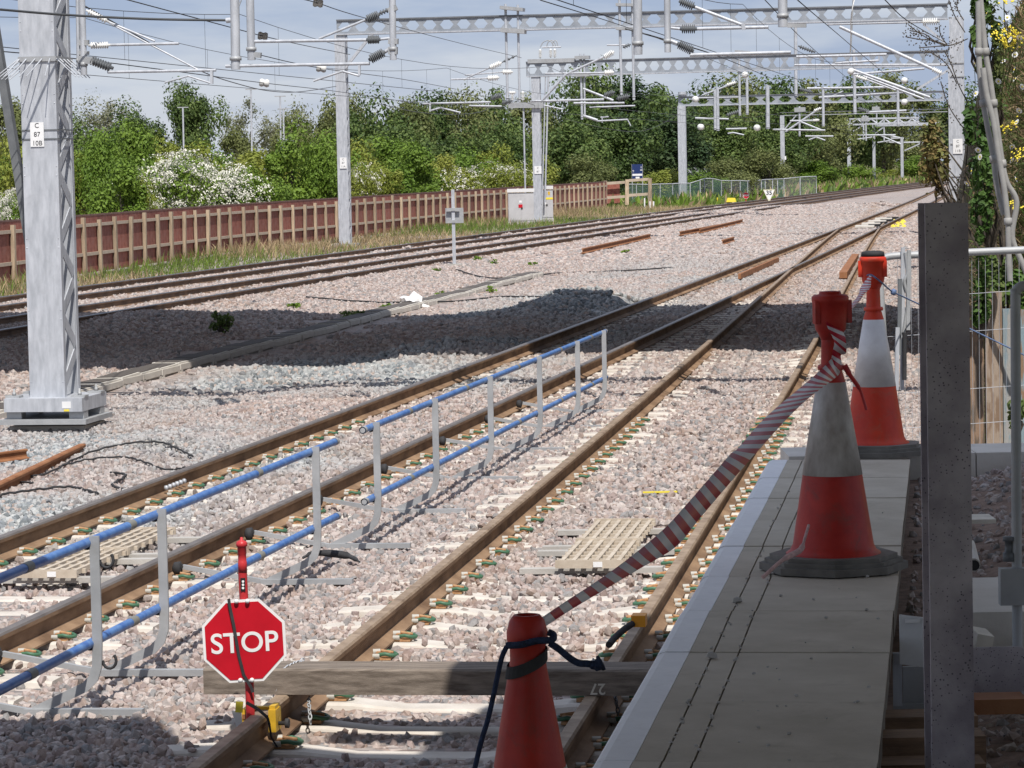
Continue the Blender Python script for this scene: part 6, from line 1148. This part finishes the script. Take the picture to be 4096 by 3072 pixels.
def tree(kind, xd, topd, wd, Y, label, low=.0, group=None, basez=-.6, cat='tree'):          # xd, topd, wd in 2212-wide picture units
    S = 1.8517; top = D(xd*S, topd*S, Y); H_ = top.z-basez; W2 = wd*S/CF*Y/2*1.3; i = cnt.get(kind, 0); cnt[kind] = i+1
    parts, cc = KINDS[kind][i % len(KINDS[kind])]; hc = H_*(1-low)/2; cz = basez+H_*low+hc
    t = empty('broadleaf_tree' if cat == 'tree' else 'shrub', (top.x, Y, basez), label, cat, group); sx = W2/CW[kind]; sz_ = hc/CR[kind]
    for me in parts:
        o = link(me.name.split('.')[0], me, t); o.location = (0, 0, cz-basez); o.scale = (sx, sx*.9, sz_); o.rotation_euler = (0, 0, i*1.9+xd*.01)
    f = MB(); rr = random.Random(int(xd*7+Y)); r0 = max(.05, H_*.018); b0_ = Vector((top.x, Y, basez)); tp = b0_+Vector((rr.gauss(0, .2), rr.gauss(0, .2), H_*low+hc*1.1)); f.tube([b0_, b0_.lerp(tp, .5)+Vector((rr.gauss(0, .15), 0, 0)), tp], [r0, r0*.75, r0*.4], 7)
    for k in range(7):
        s0 = b0_.lerp(tp, rr.uniform(.3, .95)); c = cc[rr.randrange(len(cc))]; an = i*1.9+xd*.01; e = Vector((c[0]*sx*math.cos(an)-c[1]*sx*math.sin(an), c[0]*sx*math.sin(an)+c[1]*sx*math.cos(an), c[2]*sz_)); e = Vector((top.x, Y, cz))+e*1.05; f.tube([s0, s0.lerp(e, .5)+Vector((0, 0, .15)), e], [r0*.45, r0*.3, r0*.08], 5)
    f.build('trunk', M['bark'], t); return t
GB = 'trees beyond the brown fence'; GH = 'shrubs behind the brown fence'; GW = 'trees of the wood behind the far tracks'
TL = [('sparse', 215, 186, 150, 250, 'pale greyish thin-leaved tree with a domed top', .35, GB), ('oak', 300, 208, 130, 240, 'round dark green tree beside the pale domed tree', .2, GB), ('oak', 415, 163, 118, 235, 'tall dark tree standing above its neighbours on the skyline', .25, GB), ('sparse', 545, 186, 130, 250, 'thin greyish tree with sky showing through', .2, GB), ('sparse', 650, 200, 150, 260, 'thin olive tree beside the wide portal mast', .15, GB), ('oak', 120, 215, 130, 250, 'dark tree half hidden behind the large mast', .2, GB), ('olive', 15, 190, 150, 240, 'olive tree beyond the raking stay', .2, GB)]
wood = [(735, 190, 150, 225, 'olive'), (800, 182, 170, 215, 'oak'), (870, 186, 150, 222, 'olive'), (930, 180, 160, 230, 'oak'), (1000, 186, 150, 220, 'olive'), (1065, 172, 150, 235, 'oak'), (1130, 178, 150, 240, 'olive'), (1215, 158, 160, 245, 'oak'), (1290, 118, 170, 270, 'oak'), (1370, 150, 170, 268, 'conifer'), (1430, 165, 190, 262, 'oak'), (1510, 160, 190, 290, 'oak'), (1590, 152, 190, 300, 'olive'), (1670, 150, 180, 320, 'oak'), (1750, 150, 190, 340, 'olive'), (1830, 146, 190, 380, 'oak'), (1905, 145, 170, 420, 'olive'), (1975, 158, 160, 440, 'olive'), (2050, 170, 160, 440, 'oak'), (1460, 220, 150, 250, 'conifer'), (1560, 235, 160, 270, 'oak'), (1660, 250, 150, 300, 'oak'), (1740, 262, 140, 330, 'olive'), (1830, 255, 140, 405, 'oak'), (1920, 262, 140, 430, 'olive'), (1330, 225, 160, 240, 'oak'), (1240, 240, 150, 225, 'oak'), (1010, 250, 170, 212, 'oak'), (880, 250, 170, 208, 'oak'), (1100, 255, 150, 214, 'oak')]
near_ = ['the wide portal mast', 'the holed boom', 'the low registration arms', 'the lattice portal mast', 'the grey cabinets', 'the blue notice board', 'the tapered mast', 'the wire fence', 'the speed sign', 'the slim portal mast', 'the far masts', 'the bank']
look_ = {'oak': 'dense dark green', 'olive': 'loose olive green', 'conifer': 'upright blue-green'}
seen = {}
for x, t_, w_, Y, kd in wood:
    pl_ = near_[min(11, max(0, int((x-700)/112)))]; s = '%s %s tree behind %s' % ('tall' if t_ < 190 else 'lower', look_[kd], pl_); seen[s] = seen.get(s, 0)+1
    TL.append((kd, x, t_, w_, Y, s, .04, GW))
for kd, x, t_, w_, Y, lab, low, g in TL: tree(kd, x, t_, w_, Y, lab, low, g, -.6)
HS = [('bright', 205, 262, 120, 118, 'bright green sapling with upright shoots next to the large mast'), ('bright', 290, 248, 130, 126, 'bright green sapling with a pointed top left of the white hawthorn'), ('thorn', 375, 302, 180, 116, 'hawthorn thick with white blossom above the fence'), ('thorn', 470, 335, 170, 119, 'lower spreading hawthorn covered in white blossom'), ('yellow', 520, 300, 160, 128, 'yellow-green bush behind the spreading white hawthorn'), ('bright', 635, 238, 170, 128, 'tall bright green bush left of the wide portal mast'), ('bright', 700, 300, 110, 128, 'shorter bright green bush at the wide portal mast foot'), ('thorn_thin', 775, 335, 110, 138, 'lightly blossomed hawthorn right of the wide portal mast'), ('bright', 880, 296, 140, 152, 'bright pointed bush rising above the middle of the fence'), ('thorn_thin', 985, 345, 120, 165, 'hawthorn dotted with white blossom beyond the middle of the fence'), ('thorn_thin', 1090, 335, 130, 172, 'hawthorn with white sprays behind the cabinets'), ('yellow', 1150, 320, 110, 185, 'yellow-green bush behind the lattice portal mast'), ('yellow', 95, 262, 150, 118, 'yellow-green bush behind the large mast'), ('yellow', 20, 275, 150, 108, 'yellow-green bush at the raking stay'), ('thorn', 15, 388, 90, 93, 'low white hawthorn beside the raking stay'), ('yellow', 400, 255, 160, 140, 'tall yellow-green bush rising behind the blossom'), ('yellow', 830, 340, 120, 150, 'low yellow-green bush between hawthorns'), ('bright', 940, 350, 110, 165, 'low bright bush over the fence top'), ('bright', 560, 345, 130, 120, 'rounded green bush right of the white hawthorns'), ('bright', 250, 330, 150, 112, 'rounded green bush left of the white hawthorns'), ('thorn_thin', 300, 345, 120, 113, 'thin hawthorn with a few white sprays left of the thick one'), ('bright', 1040, 360, 110, 175, 'low green bush left of the cabinets'), ('olive', 1260, 330, 140, 215, 'shaded bush at the right hand end of the fence'), ('yellow', 1430, 345, 120, 226, 'yellow-green bush right of the blue notice board'), ('bright', 1500, 365, 130, 235, 'bright green bush behind the wire fence'), ('olive', 1580, 330, 130, 240, 'olive bush behind the wire fence netting'), ('olive', 1660, 320, 130, 262, 'olive bush near the slim portal mast'), ('bright', 1760, 340, 120, 320, 'green bush beyond the end of the wire fence'), ('bright', 1850, 350, 110, 372, 'green bush between the far masts'), ('yellow', 1935, 360, 110, 400, 'pale green low bush near the farthest mast'), ('bright', 1990, 330, 110, 400, 'green bush where the tracks meet the bank')]
FILL = [('bright', 60, 285, 170, 150), ('yellow', 150, 280, 170, 150), ('bright', 235, 270, 160, 160), ('yellow', 330, 275, 160, 165), ('bright', 440, 285, 170, 165), ('yellow', 560, 280, 170, 168), ('bright', 680, 270, 160, 170), ('yellow', 760, 290, 150, 180), ('bright', 840, 285, 150, 185), ('yellow', 930, 300, 140, 190), ('bright', 1010, 300, 140, 195), ('yellow', 1080, 300, 140, 198), ('oak', 180, 240, 120, 230), ('olive', 620, 232, 120, 236), ('olive', 700, 215, 140, 234), ('olive', 60, 235, 130, 236), ('olive', 500, 255, 110, 238)]
for i_, (kd, x, t_, w_, Y) in enumerate(FILL):
    pl_ = ['the raking stay', 'the large mast', 'the bright saplings', 'the thick hawthorn', 'the spreading hawthorn', 'the tall bright bush', 'the wide portal mast', 'the thin hawthorns', 'the fence middle', 'the signpost', 'the cabinets', 'the lattice portal mast'][min(11, int(x/92))]
    tree(kd, x, t_, w_, Y, {'bright': 'green hedge bush filling the gap behind ', 'yellow': 'yellowish hedge bush filling the gap behind ', 'oak': 'broad dark tree low in the skyline behind ', 'olive': 'broad olive tree low in the skyline behind '}[kd]+pl_, .02, 'hedge and trees behind the brown fence', -.55, 'shrub' if kd in ('bright', 'yellow') else 'tree')
for kd, x, t_, w_, Y, lab in HS: tree(kd, x, t_, w_, Y, lab, .02, GH if x < 1200 else 'bushes behind the wire fence', -.55, 'shrub')
# undergrowth: leaf litter mass that closes the foot of the wood
n = 26000; Yb = RNG.uniform(205, 420, n); Xb = (F1c(Yb)-3.5)-RNG.uniform(.5, 22, n); base = np.stack([Xb, Yb, np.full(n, -.6)], 1); dv = np.stack([RNG.normal(0, .4, n), RNG.normal(0, .4, n), np.full(n, 1.)], 1)
blades('undergrowth', base, dv, RNG.uniform(.5, 1.6, n), RNG.uniform(.15, .4, n), [L_DARK, L_BRIGHT, STRAW], RNG.choice([0, 1, 1, 2], n), 'tangled green undergrowth at the foot of the wood', 'undergrowth')
# verge grass between the fence and the nearest track
n = 30000; Yb = 58+150*RNG.uniform(0, 1, n)**.8; fx = np.interp(Yb, [62, 79.4, 107.5, 163, 203.2, 260], [-14.8, -12.98, -9.79, -.45, 6.44, 17.5]); x1 = F1c(Yb)-2.0; k = RNG.uniform(0, 1, n)**1.25; Xb = fx+.15+(x1-fx-.15)*k; base = np.stack([Xb, Yb, hz(Xb, Yb)-.05], 1); dv = np.stack([RNG.normal(.05, .35, n), RNG.normal(0, .3, n), np.full(n, 1.)], 1)
ln = RNG.uniform(.15, .62, n)*(1.15-.6*k)*(.55+.9*soft(Xb, Yb, .35)); blades('verge_grass', base, dv, ln, RNG.uniform(.012, .035, n), [STRAW, GR1, L_BRIGHT], np.where(soft(Xb, Yb, .22, 2) > RNG.uniform(.25, .75, n), 0, RNG.integers(1, 3, n)), 'tall verge grass, part straw and part green, along the fence', 'grass')
# weeds on the ballast
def weed(x, y, r, h, label, m=None, nl=70, size=.07, z=-.35): c = G(x, y, z); c.z = float(hz(c.x, c.y)); shrub('weed', (c.x, c.y, c.z+h/2), (r, r, h/2), nl, size, m or L_DARK, label, 'weed', int(x), 'weeds on the ballast', 18 if nl > 200 else 6, base=(c.x, c.y, c.z))
weed(890, 1352, .32, .45, 'dark round weed in the shadow beside the trough', None, 500, .06); weed(1405, 1290, .35, .2, 'low grassy weed against the trough side', None, 260, .06)
for i, (x, y) in enumerate(((1180, 1250), (1540, 1255), (1630, 1225), (1770, 1195), (1960, 1180), (1910, 1070), (1975, 1075), (2505, 1030), (1750, 1110), (2130, 1078))): weed(x, y, .22, .16, ['small weed above the shadow edge', 'weed touching the trough lids', 'leafy weed right in front of the white sack', 'weed by the cable over the trough', 'weed on the brown fines', 'weed near the signpost', 'second weed near the signpost', 'weed beside the long scrap rail', 'tiny weed behind the sack', 'weed at the trough end'][i], L_BRIGHT, 60, .07)
# lamp posts far behind the hedge
for i, (x, y0, y1) in enumerate(((542, 193, 300), (605, 208, 290), (612, 235, 320), (395, 232, 300))):
    S = 1.8517; Y = 200; c = D(x*S, y1*S, Y); lp = empty('lamp_post', (c.x, Y, -.6), ['tall lamp post rising behind the thin grey tree', 'twin armed lamp post right of the thin grey tree', 'shorter lamp post beside the twin armed one', 'lamp post beside the tall dark tree'][i], 'lamp post', 'lamp posts behind the hedge'); t_ = D(x*S, y0*S, Y)
    f = MB(); f.tube([(c.x, Y, -.6), (t_.x, Y, t_.z)], .06, 6); f.build('pole', M['galv'], lp); f = MB(); f.bar(t_-Vector((.35, 0, 0)), t_+Vector((.35, 0, 0)), .12, .06); f.build('lamp_head', M['galv_dull'], lp)
# grey building glimpsed through the wood
c = D(2640, 700, 275); bd = empty('grey_shed', (c.x, 275, -.6), 'grey roofed shed glimpsed through the trees', 'building'); f = MB(); f.box((c.x, 279, 1.1), (11, 8, 3.4)); f.build('wall', mat('shed_cladding', (.40, .43, .46), .6, var=.1, scale=1), bd); f = MB(); f.prism([(-5.8, 0), (5.8, 0), (5.8, .15), (0, 1.7), (-5.8, .15)], (c.x, 274.6, 2.8), (1, 0, 0), (0, 0, 1), (0, 8.8, 0)); f.build('roof', mat('shed_roof', (.34, .38, .42), .5, var=.1, scale=1), bd)
for k in range(3): f = MB(); f.box((c.x-3.2+k*3.2, 274.97, 1.2), (1.6, .06, 1.1)); f.build('window', M['insul_g'], bd)
